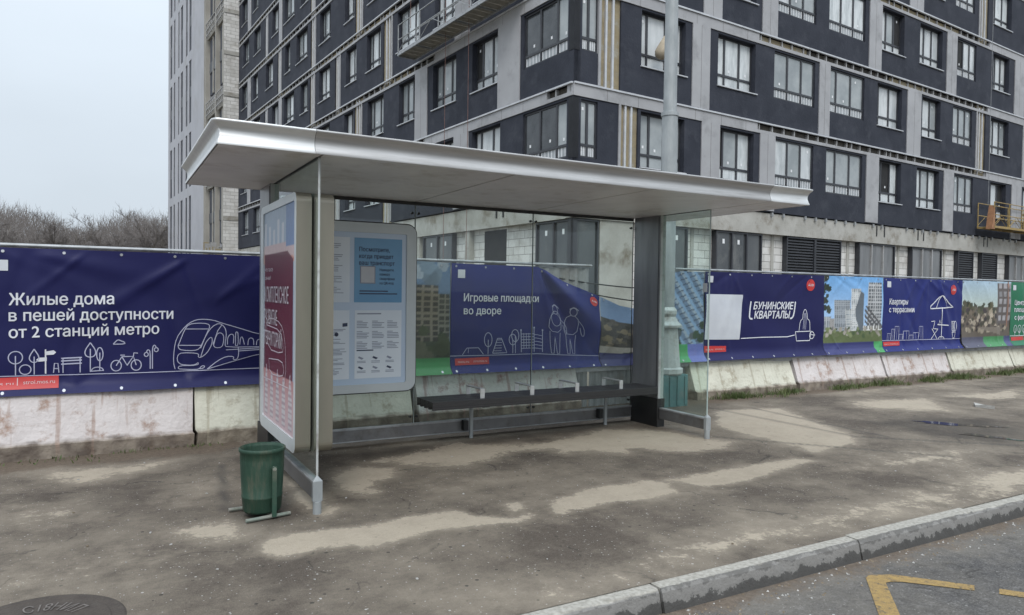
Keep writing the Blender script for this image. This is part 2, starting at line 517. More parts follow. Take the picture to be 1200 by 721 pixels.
def asphalt(name, dark, light, dust, speck=0.75, aggregate=120.0, rough=0.85, pit=.5, pale=.3):
    m = bpy.data.materials.new(name)
    m.use_nodes = True
    n, l = m.node_tree.nodes, m.node_tree.links
    b = n['Principled BSDF']
    b.inputs['Specular IOR Level'].default_value = 0.35
    tc = n.new('ShaderNodeTexCoord')

    def noise(s, d=5, r=0.6):
        x = n.new('ShaderNodeTexNoise'); x.inputs['Scale'].default_value = s; x.inputs['Detail'].default_value = d
        x.inputs['Roughness'].default_value = r
        l.new(tc.outputs['Object'], x.inputs['Vector'])
        return x.outputs['Fac']

    def mapr(v, a, c, lo=0.0, hi=1.0, smooth=False):
        x = n.new('ShaderNodeMapRange'); x.inputs['From Min'].default_value = a; x.inputs['From Max'].default_value = c
        x.inputs['To Min'].default_value = lo; x.inputs['To Max'].default_value = hi
        if smooth: x.interpolation_type = 'SMOOTHSTEP'
        l.new(v, x.inputs['Value'])
        return x.outputs[0]

    def math_(op, a, c):
        x = n.new('ShaderNodeMath'); x.operation = op
        for i, q in enumerate((a, c)):
            if isinstance(q, (int, float)): x.inputs[i].default_value = q
            else: l.new(q, x.inputs[i])
        return x.outputs[0]

    def mixc(f, a, c):
        x = n.new('ShaderNodeMix'); x.data_type = 'RGBA'
        for k, q in (('Factor', f), ('A', a), ('B', c)):
            if isinstance(q, tuple): x.inputs[k].default_value = (*q, 1)
            elif isinstance(q, float): x.inputs[k].default_value = q
            else: l.new(q, x.inputs[k])
        return x.outputs['Result']
    agg = noise(aggregate, 3, 0.7)
    agg2 = noise(aggregate * 0.35, 4, 0.75)
    agg3 = noise(aggregate * .2, 4, .8)
    base = mixc(mapr(agg, 0.34, 0.68), dark, light)
    base = mixc(mapr(agg2, 0.5, 0.68, 0, pit), base, tuple(x * 0.36 for x in dark))
    base = mixc(mapr(agg3, 0.54, 0.66, 0, pale), base, tuple(min(1, x * 1.55) for x in light))
    big = noise(0.9, 8, 0.7)
    base = mixc(mapr(big, 0.40, 0.66, 0, 0.5), base, tuple(x * 0.8 for x in dust))
    big2 = noise(2.1, 8, 0.75)
    base = mixc(mapr(big2, 0.5, 0.72, 0, 0.45), base, tuple(x * 0.62 for x in dark))
    # pale grit and dark pits between the stones
    for vs_, rad, share, gc in ((62, .34, .86, (0.40, 0.385, 0.36)), (30, .24, .93, (0.46, 0.445, 0.42)), (24, .30, .92, (0.02, 0.018, 0.016))):
        vo = n.new('ShaderNodeTexVoronoi'); vo.inputs['Scale'].default_value = vs_; l.new(tc.outputs['Object'], vo.inputs['Vector'])
        vr = n.new('ShaderNodeSeparateColor'); l.new(vo.outputs['Color'], vr.inputs[0])
        pick = math_('MULTIPLY', math_('LESS_THAN', vo.outputs['Distance'], math_('MULTIPLY', vr.outputs[1], rad)), math_('GREATER_THAN', vr.outputs[0], share))
        base = mixc(math_('MULTIPLY', pick, speck), base, gc)
    # hairline cracks
    wv_ = n.new('ShaderNodeTexVoronoi'); wv_.feature = 'DISTANCE_TO_EDGE'; wv_.inputs['Scale'].default_value = .55
    wn_ = n.new('ShaderNodeTexNoise'); wn_.inputs['Scale'].default_value = 1.6; wn_.inputs['Detail'].default_value = 6
    l.new(tc.outputs['Object'], wn_.inputs['Vector'])
    wa_ = n.new('ShaderNodeVectorMath'); wa_.operation = 'MULTIPLY_ADD'; wa_.inputs[1].default_value = (.9, .9, 0)
    l.new(wn_.outputs['Color'], wa_.inputs[0]); l.new(tc.outputs['Object'], wa_.inputs[2]); l.new(wa_.outputs[0], wv_.inputs['Vector'])
    crk = math_('MULTIPLY', mapr(wv_.outputs['Distance'], 0.0, 0.006, 1, 0), mapr(big2, .46, .56, 0, .75))
    base = mixc(crk, base, (0.018, 0.016, 0.014))
    at = n.new('ShaderNodeAttribute'); at.attribute_name = 'dry'
    edge = noise(4.6, 10, 0.74)
    edge2 = noise(26, 6, 0.7)
    dv = math_('ADD', at.outputs['Fac'], math_('ADD', mapr(edge, 0.2, 0.8, -0.42, 0.42), mapr(edge2, 0.2, 0.8, -0.2, 0.2)))
    dry = math_('MULTIPLY', mapr(dv, 0.42, 0.58, smooth=True), mapr(edge2, 0.3, 0.7, 0.66, 1.0))
    drycol = mixc(mapr(agg, 0.25, 0.75), tuple(x * 0.82 for x in dust), tuple(min(1, x * 1.12) for x in dust))
    drycol = mixc(mapr(noise(3.4, 9, .75), 0.46, 0.7, 0, 0.6), drycol, tuple(x * 0.66 for x in dust))
    drycol = mixc(mapr(noise(9, 8, .7), .60, .66, 0, .55), drycol, tuple(x * 1.2 for x in light))
    drycol = mixc(mapr(agg2, .55, .72, 0, .4), drycol, tuple(x * 0.45 for x in dust))
    haz = mapr(math_('ADD', at.outputs['Fac'], mapr(edge, 0.2, 0.8, -0.35, 0.35)), 0.05, 0.6, 0, 0.45)
    base = mixc(haz, base, dust)
    col = mixc(dry, base, drycol)
    aw = n.new('ShaderNodeAttribute'); aw.attribute_name = 'wet'
    wv = mapr(math_('ADD', aw.outputs['Fac'], mapr(edge, 0.2, 0.8, -0.35, 0.35)), 0.3, 0.8, 0, 0.62, smooth=True)
    wv = math_('MULTIPLY', wv, math_('SUBTRACT', 1.0, math_('MULTIPLY', dry, 0.85)))
    col = mixc(wv, col, tuple(x * 0.5 for x in dark))
    am = n.new('ShaderNodeAttribute'); am.attribute_name = 'mud'
    mv = mapr(math_('ADD', am.outputs['Fac'], mapr(edge, 0.2, 0.8, -0.45, 0.45)), 0.35, 0.75, 0, 0.85, smooth=True)
    col = mixc(mv, col, mixc(mapr(edge2, .3, .7), (0.075, 0.052, 0.036), (0.15, 0.115, 0.085)))
    ao = n.new('ShaderNodeAttribute'); ao.attribute_name = 'line'
    col = mixc(math_('MULTIPLY', ao.outputs['Fac'], 0.75), col, (0.05, 0.046, 0.042))
    l.new(col, b.inputs['Base Color'])
    l.new(math_('SUBTRACT', rough, math_('MULTIPLY', wv, 0.25)), b.inputs['Roughness'])
    bp = n.new('ShaderNodeBump'); bp.inputs['Strength'].default_value = 0.8; bp.inputs['Distance'].default_value = 0.009
    l.new(math_('ADD', agg, math_('MULTIPLY', agg2, 0.8)), bp.inputs['Height'])
    l.new(bp.outputs[0], b.inputs['Normal'])
    return m


def axis(lo, a, b, hi, step, coarse):
    pts = list(np.arange(a, b + 1e-6, step))
    x = a
    left = []
    while x > lo:
        coarse_step = max(step, (a - x) * 0.5 + coarse * 0.2)
        x = max(lo, x - coarse_step); left.append(x)
    x = pts[-1]; right = []
    while x < hi:
        s = max(step, (x - pts[-1]) * 0.5 + coarse * 0.2)
        x = min(hi, x + s); right.append(x)
    return np.array(sorted(left) + pts + right)


def sheet(name, xs, ys, z, material):
    X, Y = np.meshgrid(xs, ys)
    v = np.stack([X.ravel(), Y.ravel(), np.full(X.size, z)], 1)
    nx = len(xs)
    f = [(j * nx + i, j * nx + i + 1, (j + 1) * nx + i + 1, (j + 1) * nx + i) for j in range(len(ys) - 1) for i in range(nx - 1)]
    me = bpy.data.meshes.new(name)
    me.from_pydata(v.tolist(), [], f)
    me.materials.append(material)
    o = bpy.data.objects.new(name, me)
    C.objects.link(o)
    o['kind'] = 'structure'
    return o, v


def attr(o, name, vals):
    a = o.data.attributes.new(name, 'FLOAT', 'POINT')
    a.data.foreach_set('value', vals.astype(np.float32))


ASPH = asphalt('pavement_asphalt', (0.060, 0.0475, 0.0365), (0.118, 0.096, 0.0765), (0.395, 0.338, 0.262))
ROADM = asphalt('road_asphalt', (0.030, 0.028, 0.028), (0.125, 0.119, 0.115), (0.24, 0.215, 0.18), speck=0.35, aggregate=80.0, pit=.65, pale=.55)
pav, pv = sheet('pavement', axis(-40, -2.4, 13.0, 70, .055, 2), axis(3.06, 3.06, 8.9, 9.6, .055, 1), 0.0, ASPH)
P2 = pv[:, :2]
dry = np.zeros(len(P2)); wet = np.zeros(len(P2))
for w, s, poly in PATCHES:
    dry = np.maximum(dry, w * np.clip(0.5 + sdist(P2, poly) / (2 * (s * 1.5 + .035)), 0, 1))
for w, s, poly in WET_DARK:
    wet = np.maximum(wet, w * np.clip(0.5 + sdist(P2, poly) / (2 * s), 0, 1))
mud = np.clip((P2[:, 1] - (7.32 + 0.02 * P2[:, 0])) / 0.45, 0, 1) * 0.95
mud = np.where(P2[:, 0] < 1.0, np.clip((P2[:, 1] - 7.12) / 0.6, 0, 1), mud)
mud = np.where((P2[:, 0] > 1.2) & (P2[:, 0] < 7.2), mud * 0.5, mud)
line = np.zeros(len(P2))
for (ax, ay), (bx, by) in [((7.41, 7.29), (7.43, 5.2)), ((7.95, 7.2), (7.76, 5.03)), ((5.95, 5.9), (7.4, 4.1)), ((.9, 6.9), (.75, 5.5)), ((7.43, 5.2), (9.5, 3.3))]:
    a = np.array((ax, ay)); e = np.array((bx, by)) - a
    t = np.clip(((P2 - a) @ e) / (e @ e), 0, 1)
    line = np.maximum(line, np.clip(1 - np.hypot(*(P2 - a - t[:, None] * e).T) / 0.05, 0, 1))
attr(pav, 'dry', dry); attr(pav, 'wet', wet); attr(pav, 'mud', mud); attr(pav, 'line', line)

road, rv = sheet('road', axis(-60, -1, 9, 120, .07, 3), axis(-14, 0.8, 2.95, 2.95, .07, 2), -0.125, ROADM)
R2 = rv[:, :2]
attr(road, 'dry', np.clip((R2[:, 1] - 2.35) / 0.75, 0, 1) * 0.52)
attr(road, 'wet', np.clip(0.5 + sdist(R2, [(2.5, 2.0), (5, 2.3), (6.3, 2.5), (6.5, 1.5), (2.5, 1.2)]) / .5, 0, 1) * 0.35)
attr(road, 'mud', np.clip((R2[:, 1] - 2.62) / 0.3, 0, 1) * 0.72)
attr(road, 'line', np.zeros(len(R2)))

g = MB()
SOIL = mat('site_soil', (0.10, 0.085, 0.065), (0.16, 0.14, 0.11), scale=0.6, rough=0.95, bump=0.3, bscale=8)
g.face([(-900, -900, -.17), (1200, -900, -.17), (1200, 1600, -.17), (-900, 1600, -.17)], SOIL)
tag(g.build('ground'), kind='structure')

KERB = bpy.data.materials.new('kerb_concrete')
KERB.use_nodes = True
kn, kl = KERB.node_tree.nodes, KERB.node_tree.links
kb = kn['Principled BSDF']; kb.inputs['Roughness'].default_value = 0.85
tc = kn.new('ShaderNodeTexCoord'); sx = kn.new('ShaderNodeSeparateXYZ'); kl.new(tc.outputs['Object'], sx.inputs[0])
nz = kn.new('ShaderNodeTexNoise'); nz.inputs['Scale'].default_value = 11; nz.inputs['Detail'].default_value = 10; nz.inputs['Roughness'].default_value = .72; kl.new(tc.outputs['Object'], nz.inputs['Vector'])
def kmath(op, p_, q_):
    x = kn.new('ShaderNodeMath'); x.operation = op
    for i, v_ in enumerate((p_, q_)):
        if isinstance(v_, (int, float)): x.inputs[i].default_value = v_
        else: kl.new(v_, x.inputs[i])
    return x.outputs[0]


kh = kmath('ADD', kmath('MULTIPLY', sx.outputs['Z'], 7.8), kmath('MULTIPLY', nz.outputs['Fac'], 1.7))      # height up the face, ragged
kr = kn.new('ShaderNodeValToRGB')
km = kn.new('ShaderNodeMapRange'); km.inputs['From Min'].default_value = -.5; km.inputs['From Max'].default_value = 1.2
kl.new(kh, km.inputs['Value'])
e = kr.color_ramp.elements
e[0].position, e[0].color = .30, (0.055, 0.052, 0.048, 1)
e[1].position, e[1].color = .88, (0.12, 0.113, 0.104, 1)
for pos, c_ in ((.44, .065), (.47, .17), (.68, .20), (.74, .125)):
    x_ = e.new(pos); x_.color = (c_, c_ * .955, c_ * .89, 1)
kl.new(km.outputs[0], kr.inputs['Fac'])
kt = kn.new('ShaderNodeMapRange'); kt.inputs['From Min'].default_value = 2.999; kt.inputs['From Max'].default_value = 3.006
kl.new(kmath('ADD', sx.outputs['Y'], kmath('MULTIPLY', nz.outputs['Fac'], .035)), kt.inputs['Value'])
kx = kn.new('ShaderNodeMix'); kx.data_type = 'RGBA'
kn2 = kn.new('ShaderNodeTexNoise'); kn2.inputs['Scale'].default_value = 40; kn2.inputs['Detail'].default_value = 6; kl.new(tc.outputs['Object'], kn2.inputs['Vector'])
kc2 = kn.new('ShaderNodeValToRGB'); kc2.color_ramp.elements[0].position = .35; kc2.color_ramp.elements[1].position = .65
kc2.color_ramp.elements[0].color = (.24, .225, .195, 1); kc2.color_ramp.elements[1].color = (.36, .34, .30, 1)
kl.new(kn2.outputs['Fac'], kc2.inputs['Fac'])
kl.new(kt.outputs[0], kx.inputs['Factor']); kl.new(kr.outputs['Color'], kx.inputs['A']); kl.new(kc2.outputs['Color'], kx.inputs['B'])
kl.new(kx.outputs['Result'], kb.inputs['Base Color'])
nb = kn.new('ShaderNodeTexNoise'); nb.inputs['Scale'].default_value = 70; nb.inputs['Detail'].default_value = 5; kl.new(tc.outputs['Object'], nb.inputs['Vector'])
kbp = kn.new('ShaderNodeBump'); kbp.inputs['Strength'].default_value = 0.5; kbp.inputs['Distance'].default_value = 0.01
kl.new(nb.outputs['Fac'], kbp.inputs['Height']); kl.new(kbp.outputs[0], kb.inputs['Normal'])
k = MB()
joints = [-12, -8.9, -7.2, -5.6, -4.0, -2.4, -.6, 1.05, 2.62, 4.3, 5.66, 7.2, 8.7, 10.3, 11.9, 13.4, 15, 16.5, 18, 20, 22, 25, 28, 32, 40, 60]
for a, b_ in zip(joints[:-1], joints[1:]):
    dy, dz = rng.uniform(-.012, .012), rng.uniform(-.012, .006)
    ch = rng.uniform(.02, .035)
    nseg = max(2, int((b_ - a) / .07))
    prof = [(3.075, -.2), (3.075, .006), (2.976 + ch * .25, .005), (2.966, -ch * .5), (2.94, -.128), (2.93, -.2)]
    vs, fs = [], []
    for i in range(nseg + 1):
        x = a + .006 + (b_ - a - .012) * i / nseg
        wob = [(0, 0)] * 2 + [(rng.uniform(-.003, .004) + (rng.uniform(.0, .022) if rng.random() < .12 else 0), rng.uniform(-.003, .001)) for _ in range(2)] + [(0, 0)] * 2
        vs += [(x, y + dy * (y < 3.05) + wy, z + (dz if -.1 < z else 0) + wz) for (y, z), (wy, wz) in zip(prof, wob)]
    npf = len(prof)
    for i in range(nseg):
        fs += [(i * npf + j, (i + 1) * npf + j, (i + 1) * npf + j + 1, i * npf + j + 1) for j in range(npf - 1)]
    fs += [tuple(range(npf)), tuple(range(nseg * npf + npf - 1, nseg * npf - 1, -1))]
    k.mesh(vs, fs, KERB)
ko = k.build('kerb', smooth=False)
tag(ko, kind='structure')

YEL = mat('road_paint', (0.33, 0.22, 0.075), (0.24, 0.16, 0.065), scale=22, detail=9, rough=0.85, grime=(0.075, 0.066, 0.055), gscale=24, bump=.7, bscale=80)
y = MB()
q = [(3.35, 2.13), (4.05, 2.743), (4.104, 2.762), (4.245, 2.70), (4.529, 2.364), (4.45, 2.322), (4.19, 2.60), (4.13, 2.635), (4.086, 2.637), (3.741, 2.328), (3.46, 2.08)]
y.mesh([(a, b_, -.121) for a, b_ in q], tessellate_polygon([[Vector((a, b_, 0)) for a, b_ in q]]), YEL)
for kk in range(4):
    t0 = .64 * kk
    q = [(4.61 + t0 * .5, 2.267 - t0 * .8), (4.53 + t0 * .5, 2.227 - t0 * .8), (4.79 + t0 * .5, 1.88 - t0 * .8), (4.87 + t0 * .5, 1.93 - t0 * .8)]
    y.face([(a, b_, -.121) for a, b_ in q], YEL)
tag(y.build('zigzag_marking', origin=(4.1, 2.5, -.125)), 'worn yellow zigzag line painted on the road by the kerb', 'road marking')

PUD = mat('puddle_water', (0.045, 0.043, 0.04), (0.06, 0.055, 0.05), rough=0.04, spec=0.6)
p = MB()
for cx, cy, rx, ry, ang, s in ((9.3, 5.15, .42, .11, -.9, 1), (8.85, 4.5, .3, .07, -1.2, 2)):
    rr = random.Random(s)
    pts = []
    for i in range(40):
        t = 2 * math.pi * i / 40
        w = 1 + .22 * math.sin(3 * t + s) + .14 * math.sin(7 * t) + rr.uniform(-.12, .12)
        a, b_ = rx * w * math.cos(t), ry * w * math.sin(t)
        pts.append((cx + a * math.cos(ang) - b_ * math.sin(ang), cy + a * math.sin(ang) + b_ * math.cos(ang), .004))
    p.mesh(pts, tessellate_polygon([[Vector(q) for q in pts]]), PUD)
tag(p.build('puddle_water'), kind='structure')

# ------------------------------------------------------------------ the apartment building (local x: right facade, local y: left facade)
TH = R(4.2)
BC = (11.169, 16.588, 0.0)
DARKP = mat('dark_plaster', (0.025, 0.0285, 0.040), (0.038, 0.042, 0.056), scale=1.1, detail=9, rough=0.85, bump=.35, bscale=14, grime=(0.050, 0.054, 0.068), gscale=1.3, spec=.3)
GREYP = mat('grey_cladding', (0.37, 0.37, 0.38), (0.31, 0.31, 0.32), scale=.9, detail=6, rough=0.6, grime=(.24, .24, .245), gscale=.8)
TRIM = mat('white_trim', (0.55, 0.56, 0.58), (0.45, 0.46, 0.48), scale=3, rough=0.45, metal=.2)
RAIL = mat('facade_rail', (0.42, 0.42, 0.42), (0.32, 0.31, 0.30), scale=6, rough=0.5, metal=.3)
WOOL = mat('mineral_wool', (0.30, 0.25, 0.16), (0.23, 0.19, 0.12), scale=6, detail=8, rough=0.95, bump=.5, bscale=20, grime=(.33, .31, .26), gscale=3)
CAV = mat('unfinished_cavity', (0.055, 0.05, 0.045), (0.10, 0.09, 0.075), scale=5, rough=0.9)
CONC = mat('raw_concrete', (0.32, 0.31, 0.28), (0.42, 0.41, 0.38), scale=1.3, detail=8, rough=0.9, bump=.25, bscale=15, grime=(0.19, 0.165, 0.13), gscale=1.0)
FRAME = mat('window_frame', (0.028, 0.03, 0.036), (0.038, 0.04, 0.047), rough=0.45)
PANE = mat('window_pane', (0.43, 0.46, 0.47), (0.60, 0.62, 0.625), scale=1.3, detail=5, rough=0.12, perobj=True, stretch=(1.6, 1, .5), grime=(0.33, 0.355, 0.365), gscale=.9, spec=.6)  # pale base colour carries reflected sky as well as film
PANE_G = mat('window_pane_grey', (0.24, 0.265, 0.275), (0.36, 0.385, 0.39), scale=1.0, rough=0.1, perobj=True, spec=.6)
PANE_L = mat('window_film', (0.62, 0.65, 0.655), (0.40, 0.43, 0.44), scale=2.2, detail=7, rough=0.25, perobj=True, stretch=(2.4, 1, .6), lo=.42, hi=.7, spec=.6, bump=.25, bscale=7)
PANE_D = mat('window_pane_dark', (0.022, 0.026, 0.03), (0.06, 0.065, 0.07), scale=1.6, rough=0.06, perobj=True, spec=.7)
PANE_B = mat('dark_interior', (0.012, 0.012, 0.013), (0.02, 0.02, 0.02), rough=.8)  # black colour stands for the unlit space behind openings
RIB = mat('ribbed_panel', (0.27, 0.29, 0.305), (0.35, 0.37, 0.385), scale=3, rough=.35, perobj=True)
STICK = mat('sticker', (0.75, 0.76, 0.77), (0.68, 0.69, 0.7), rough=.5)
LOUV = mat('louvre_metal', (0.028, 0.03, 0.036), (0.04, 0.042, 0.05), rough=.45)
DOORG = mat('shopfront_glass', (0.045, 0.05, 0.055), (0.085, 0.09, 0.093), scale=.8, detail=6, rough=.12, spec=.6, grime=(.14, .14, .135), gscale=1.2, stretch=(1, 1, .5))
SHEETG = mat('grey_door_sheet', (0.13, 0.135, 0.14), (0.20, 0.205, 0.21), scale=1.2, detail=8, rough=.4, stretch=(3, 3, .5))


def block_mat(name):
    """white aerated-concrete blocks with rough grey joints"""
    m = bpy.data.materials.new(name)
    m.use_nodes = True
    n, l = m.node_tree.nodes, m.node_tree.links
    b = n['Principled BSDF']; b.inputs['Roughness'].default_value = .95
    tc = n.new('ShaderNodeTexCoord')
    sp = n.new('ShaderNodeSeparateXYZ'); l.new(tc.outputs['Object'], sp.inputs[0])
    ad = n.new('ShaderNodeMath'); ad.operation = 'ADD'; l.new(sp.outputs['X'], ad.inputs[0]); l.new(sp.outputs['Y'], ad.inputs[1])
    cb = n.new('ShaderNodeCombineXYZ'); l.new(ad.outputs[0], cb.inputs['X']); l.new(sp.outputs['Z'], cb.inputs['Y'])
    br = n.new('ShaderNodeTexBrick')
    br.inputs['Scale'].default_value = 1.0
    br.inputs['Brick Width'].default_value = .6; br.inputs['Row Height'].default_value = .25
    br.inputs['Mortar Size'].default_value = .009; br.inputs['Mortar Smooth'].default_value = .3
    br.inputs['Color1'].default_value = (.68, .67, .645, 1); br.inputs['Color2'].default_value = (.54, .53, .505, 1)
    br.inputs['Mortar'].default_value = (.2, .19, .175, 1)
    l.new(cb.outputs[0], br.inputs['Vector'])
    nz = n.new('ShaderNodeTexNoise'); nz.inputs['Scale'].default_value = 2.2; nz.inputs['Detail'].default_value = 8
    l.new(tc.outputs['Object'], nz.inputs['Vector'])
    mr = n.new('ShaderNodeMapRange'); mr.inputs['From Min'].default_value = .5; mr.inputs['From Max'].default_value = .75; mr.inputs['To Max'].default_value = .6
    l.new(nz.outputs['Fac'], mr.inputs['Value'])
    mi = n.new('ShaderNodeMix'); mi.data_type = 'RGBA'
    l.new(mr.outputs[0], mi.inputs['Factor']); l.new(br.outputs['Color'], mi.inputs['A']); mi.inputs['B'].default_value = (.3, .275, .24, 1)
    l.new(mi.outputs['Result'], b.inputs['Base Color'])
    bp = n.new('ShaderNodeBump'); bp.inputs['Strength'].default_value = .6; bp.inputs['Distance'].default_value = .02
    l.new(br.outputs['Fac'], bp.inputs['Height']); bp.invert = True
    l.new(bp.outputs[0], b.inputs['Normal'])
    return m


BLOCK = block_mat('aerated_blocks')
bld = thing('apartment_building', BC, 'unfinished dark grey apartment block with pale piers and rows of windows behind the fence', 'building', rz=TH)


def fbox(mb, face, s0, s1, d0, d1, z0, z1, material):
    if face == 'R': mb.box(s0, s1, d0, d1, z0, z1, material)
    else: mb.box(d0, d1, s0, s1, z0, z1, material)


WCACHE = {}


def window_meshes(w, h, style, pane, split, var=0):
    """frame mesh and pane mesh in local x 0..w, z 0..h, y inward"""
    key = (round(w, 2), round(h, 2), style, pane, split, var)
    if key in WCACHE: return WCACHE[key]
    rw = random.Random(str(key))
    cols = {0: [0, .27, .66, 1], 1: [0, .34, .68, 1], 2: [0, .5, 1], 3: [0, .2, .62, 1]}[split]
    fr, pn = MB(), MB()
    b = .055
    zt = .36 if style == 'LG' else .40
    fr.box(0, b, 0, .08, 0, h, FRAME); fr.box(w - b, w, 0, .08, 0, h, FRAME)
    fr.box(b, w - b, 0, .08, 0, b, FRAME); fr.box(b, w - b, 0, .08, h - b, h, FRAME)
    fr.box(b, w - b, -.004, .076, zt - .035, zt + .035, FRAME)
    for c in cols[1:-1]:
        x = c * w
        fr.box(x - .04, x + .04, -.002, .078, zt + .035, h - b, FRAME)
        fr.box(x - .035, x + .035, -.002, .078, b, zt - .035, FRAME)
    pm = {'P': PANE, 'G': PANE_G, 'D': PANE_D}[pane]
    if pane == 'P' and rw.random() < .45: pm = PANE_L
    xs = [c * w for c in cols]
    for i, (a, c) in enumerate(zip(xs[:-1], xs[1:])):
        up_m = pm
        if pane == 'P' and rw.random() < .07: up_m = PANE_B
        elif pane == 'P' and rw.random() < .2: up_m = PANE_G
        if pane == 'D' and i == len(xs) - 2: up_m = PANE_G
        pn.box(a + .02, c - .02, .03, .045, zt, h - .03, up_m)
        pn.box(a + .02, c - .02, .03, .045, .03, zt, RIB if style == 'LG' else pm)
        if style == 'LG':
            nr = 5
            for q in range(nr):
                x = a + (c - a) * (q + .5) / nr
                pn.box(x - .012, x + .012, .018, .03, .06, zt - .04, STICK)
        if rw.random() < .6:
            x = a + (c - a) * rw.uniform(.35, .65); zz = rw.choice((h - .28, zt + .2, zt + .14))
            pn.box(x - .035, x + .035, .022, .03, zz, zz + .085, STICK)
    out = []
    for q, nm in ((fr, 'window'), (pn, 'pane')):
        o = q.build(nm); out.append(o.data); bpy.data.objects.remove(o)
    WCACHE[key] = out
    return out


far_mb = MB()


def put_window(face, s0, s1, z0, z1, style, pane, split, single=True, recess=.15):
    fm, pm = window_meshes(s1 - s0, z1 - z0, style, pane, split, int(z0 * 7 + s0 * 13) % 5)
    if face == 'R': M = Matrix.Translation((s0, recess, z0))
    else: M = Matrix.Translation((recess, s1, z0)) @ Matrix.Rotation(R(-90), 4, 'Z')
    if single:
        o = bpy.data.objects.new('window', fm); C.objects.link(o); o.parent = bld; o.matrix_local = M
        q = bpy.data.objects.new('pane', pm); C.objects.link(q); q.parent = o
    else:
        for me in (fm, pm):
            mts = list(me.materials)
            k0 = len(far_mb.v)
            far_mb.v += [tuple(M @ v.co) for v in me.vertices]
            for pl in me.polygons:
                far_mb.f.append(tuple(k0 + i for i in pl.vertices)); far_mb.mi.append(far_mb.m(mts[pl.material_index]))


# (kind, s0, s1): W window, G loggia glazing, P pale pier, I insulation strip with rails
R_ODD = [('I', 1.74, 2.42), ('W', 2.53, 4.36), ('P', 5.1, 5.95), ('W', 5.98, 7.65), ('P', 7.95, 8.75), ('G', 8.77, 10.95), ('G', 11.73, 14.05), ('P', 14.3, 15.15),
         ('W', 15.2, 16.82), ('W', 18.03, 19.85), ('P', 20.2, 21.05), ('G', 21.15, 22.85), ('W', 24.5, 26.1), ('P', 26.65, 27.7), ('W', 27.9, 29.6), ('P', 31, 31.9), ('W', 32, 33.6)]
R_EVEN = [('I', .95, 1.7), ('W', 2.51, 4.34), ('P', 4.63, 5.42), ('W', 5.82, 7.66), ('G', 8.65, 10.95), ('P', 11.18, 11.83), ('G', 11.87, 14.08), ('W', 14.98, 16.76), ('P', 17.14, 18.2),
          ('W', 18.34, 19.82), ('G', 20.9, 22.6), ('I', 23.07, 23.89), ('W', 24.4, 26.2), ('P', 27.7, 28.6), ('W', 28.7, 30.3), ('W', 32, 33.6)]
L_ODD = [('G', .04, 2.44), ('W', 3.72, 5.5), ('P', 5.7, 6.72), ('W', 6.76, 8.3), ('W', 9.65, 11.6), ('I', 12.15, 13.03), ('W', 13.3, 14.85), ('W', 16.1, 17.4), ('I', 18.2, 18.9),
         ('W', 19.6, 21.3), ('I', 22.0, 22.8), ('W', 23.1, 24.4), ('W', 25.6, 27.6), ('P', 28, 28.6), ('W', 28.8, 30.2), ('I', 31.2, 31.9), ('W', 33, 34.6), ('W', 36, 37.6)]
L_EVEN = [('G', .04, 2.46), ('P', 2.62, 3.86), ('W', 3.92, 5.52), ('W', 6.65, 8.4), ('P', 8.82, 9.86), ('W', 9.92, 11.4), ('W', 12.95, 14.7), ('I', 15.4, 16.3), ('W', 16.4, 17.6),
          ('W', 19.6, 21.2), ('I', 21.9, 22.7), ('W', 23.2, 25.2), ('W', 26.4, 27.4), ('I', 28.2, 29.0), ('W', 30.0, 31.6), ('W', 33.6, 34.8), ('P', 35.4, 36.2), ('W', 36.5, 38)]
FLH, Z1 = 2.955, 4.42
NROW = 8
wall, band, far_pier = MB(), MB(), MB()
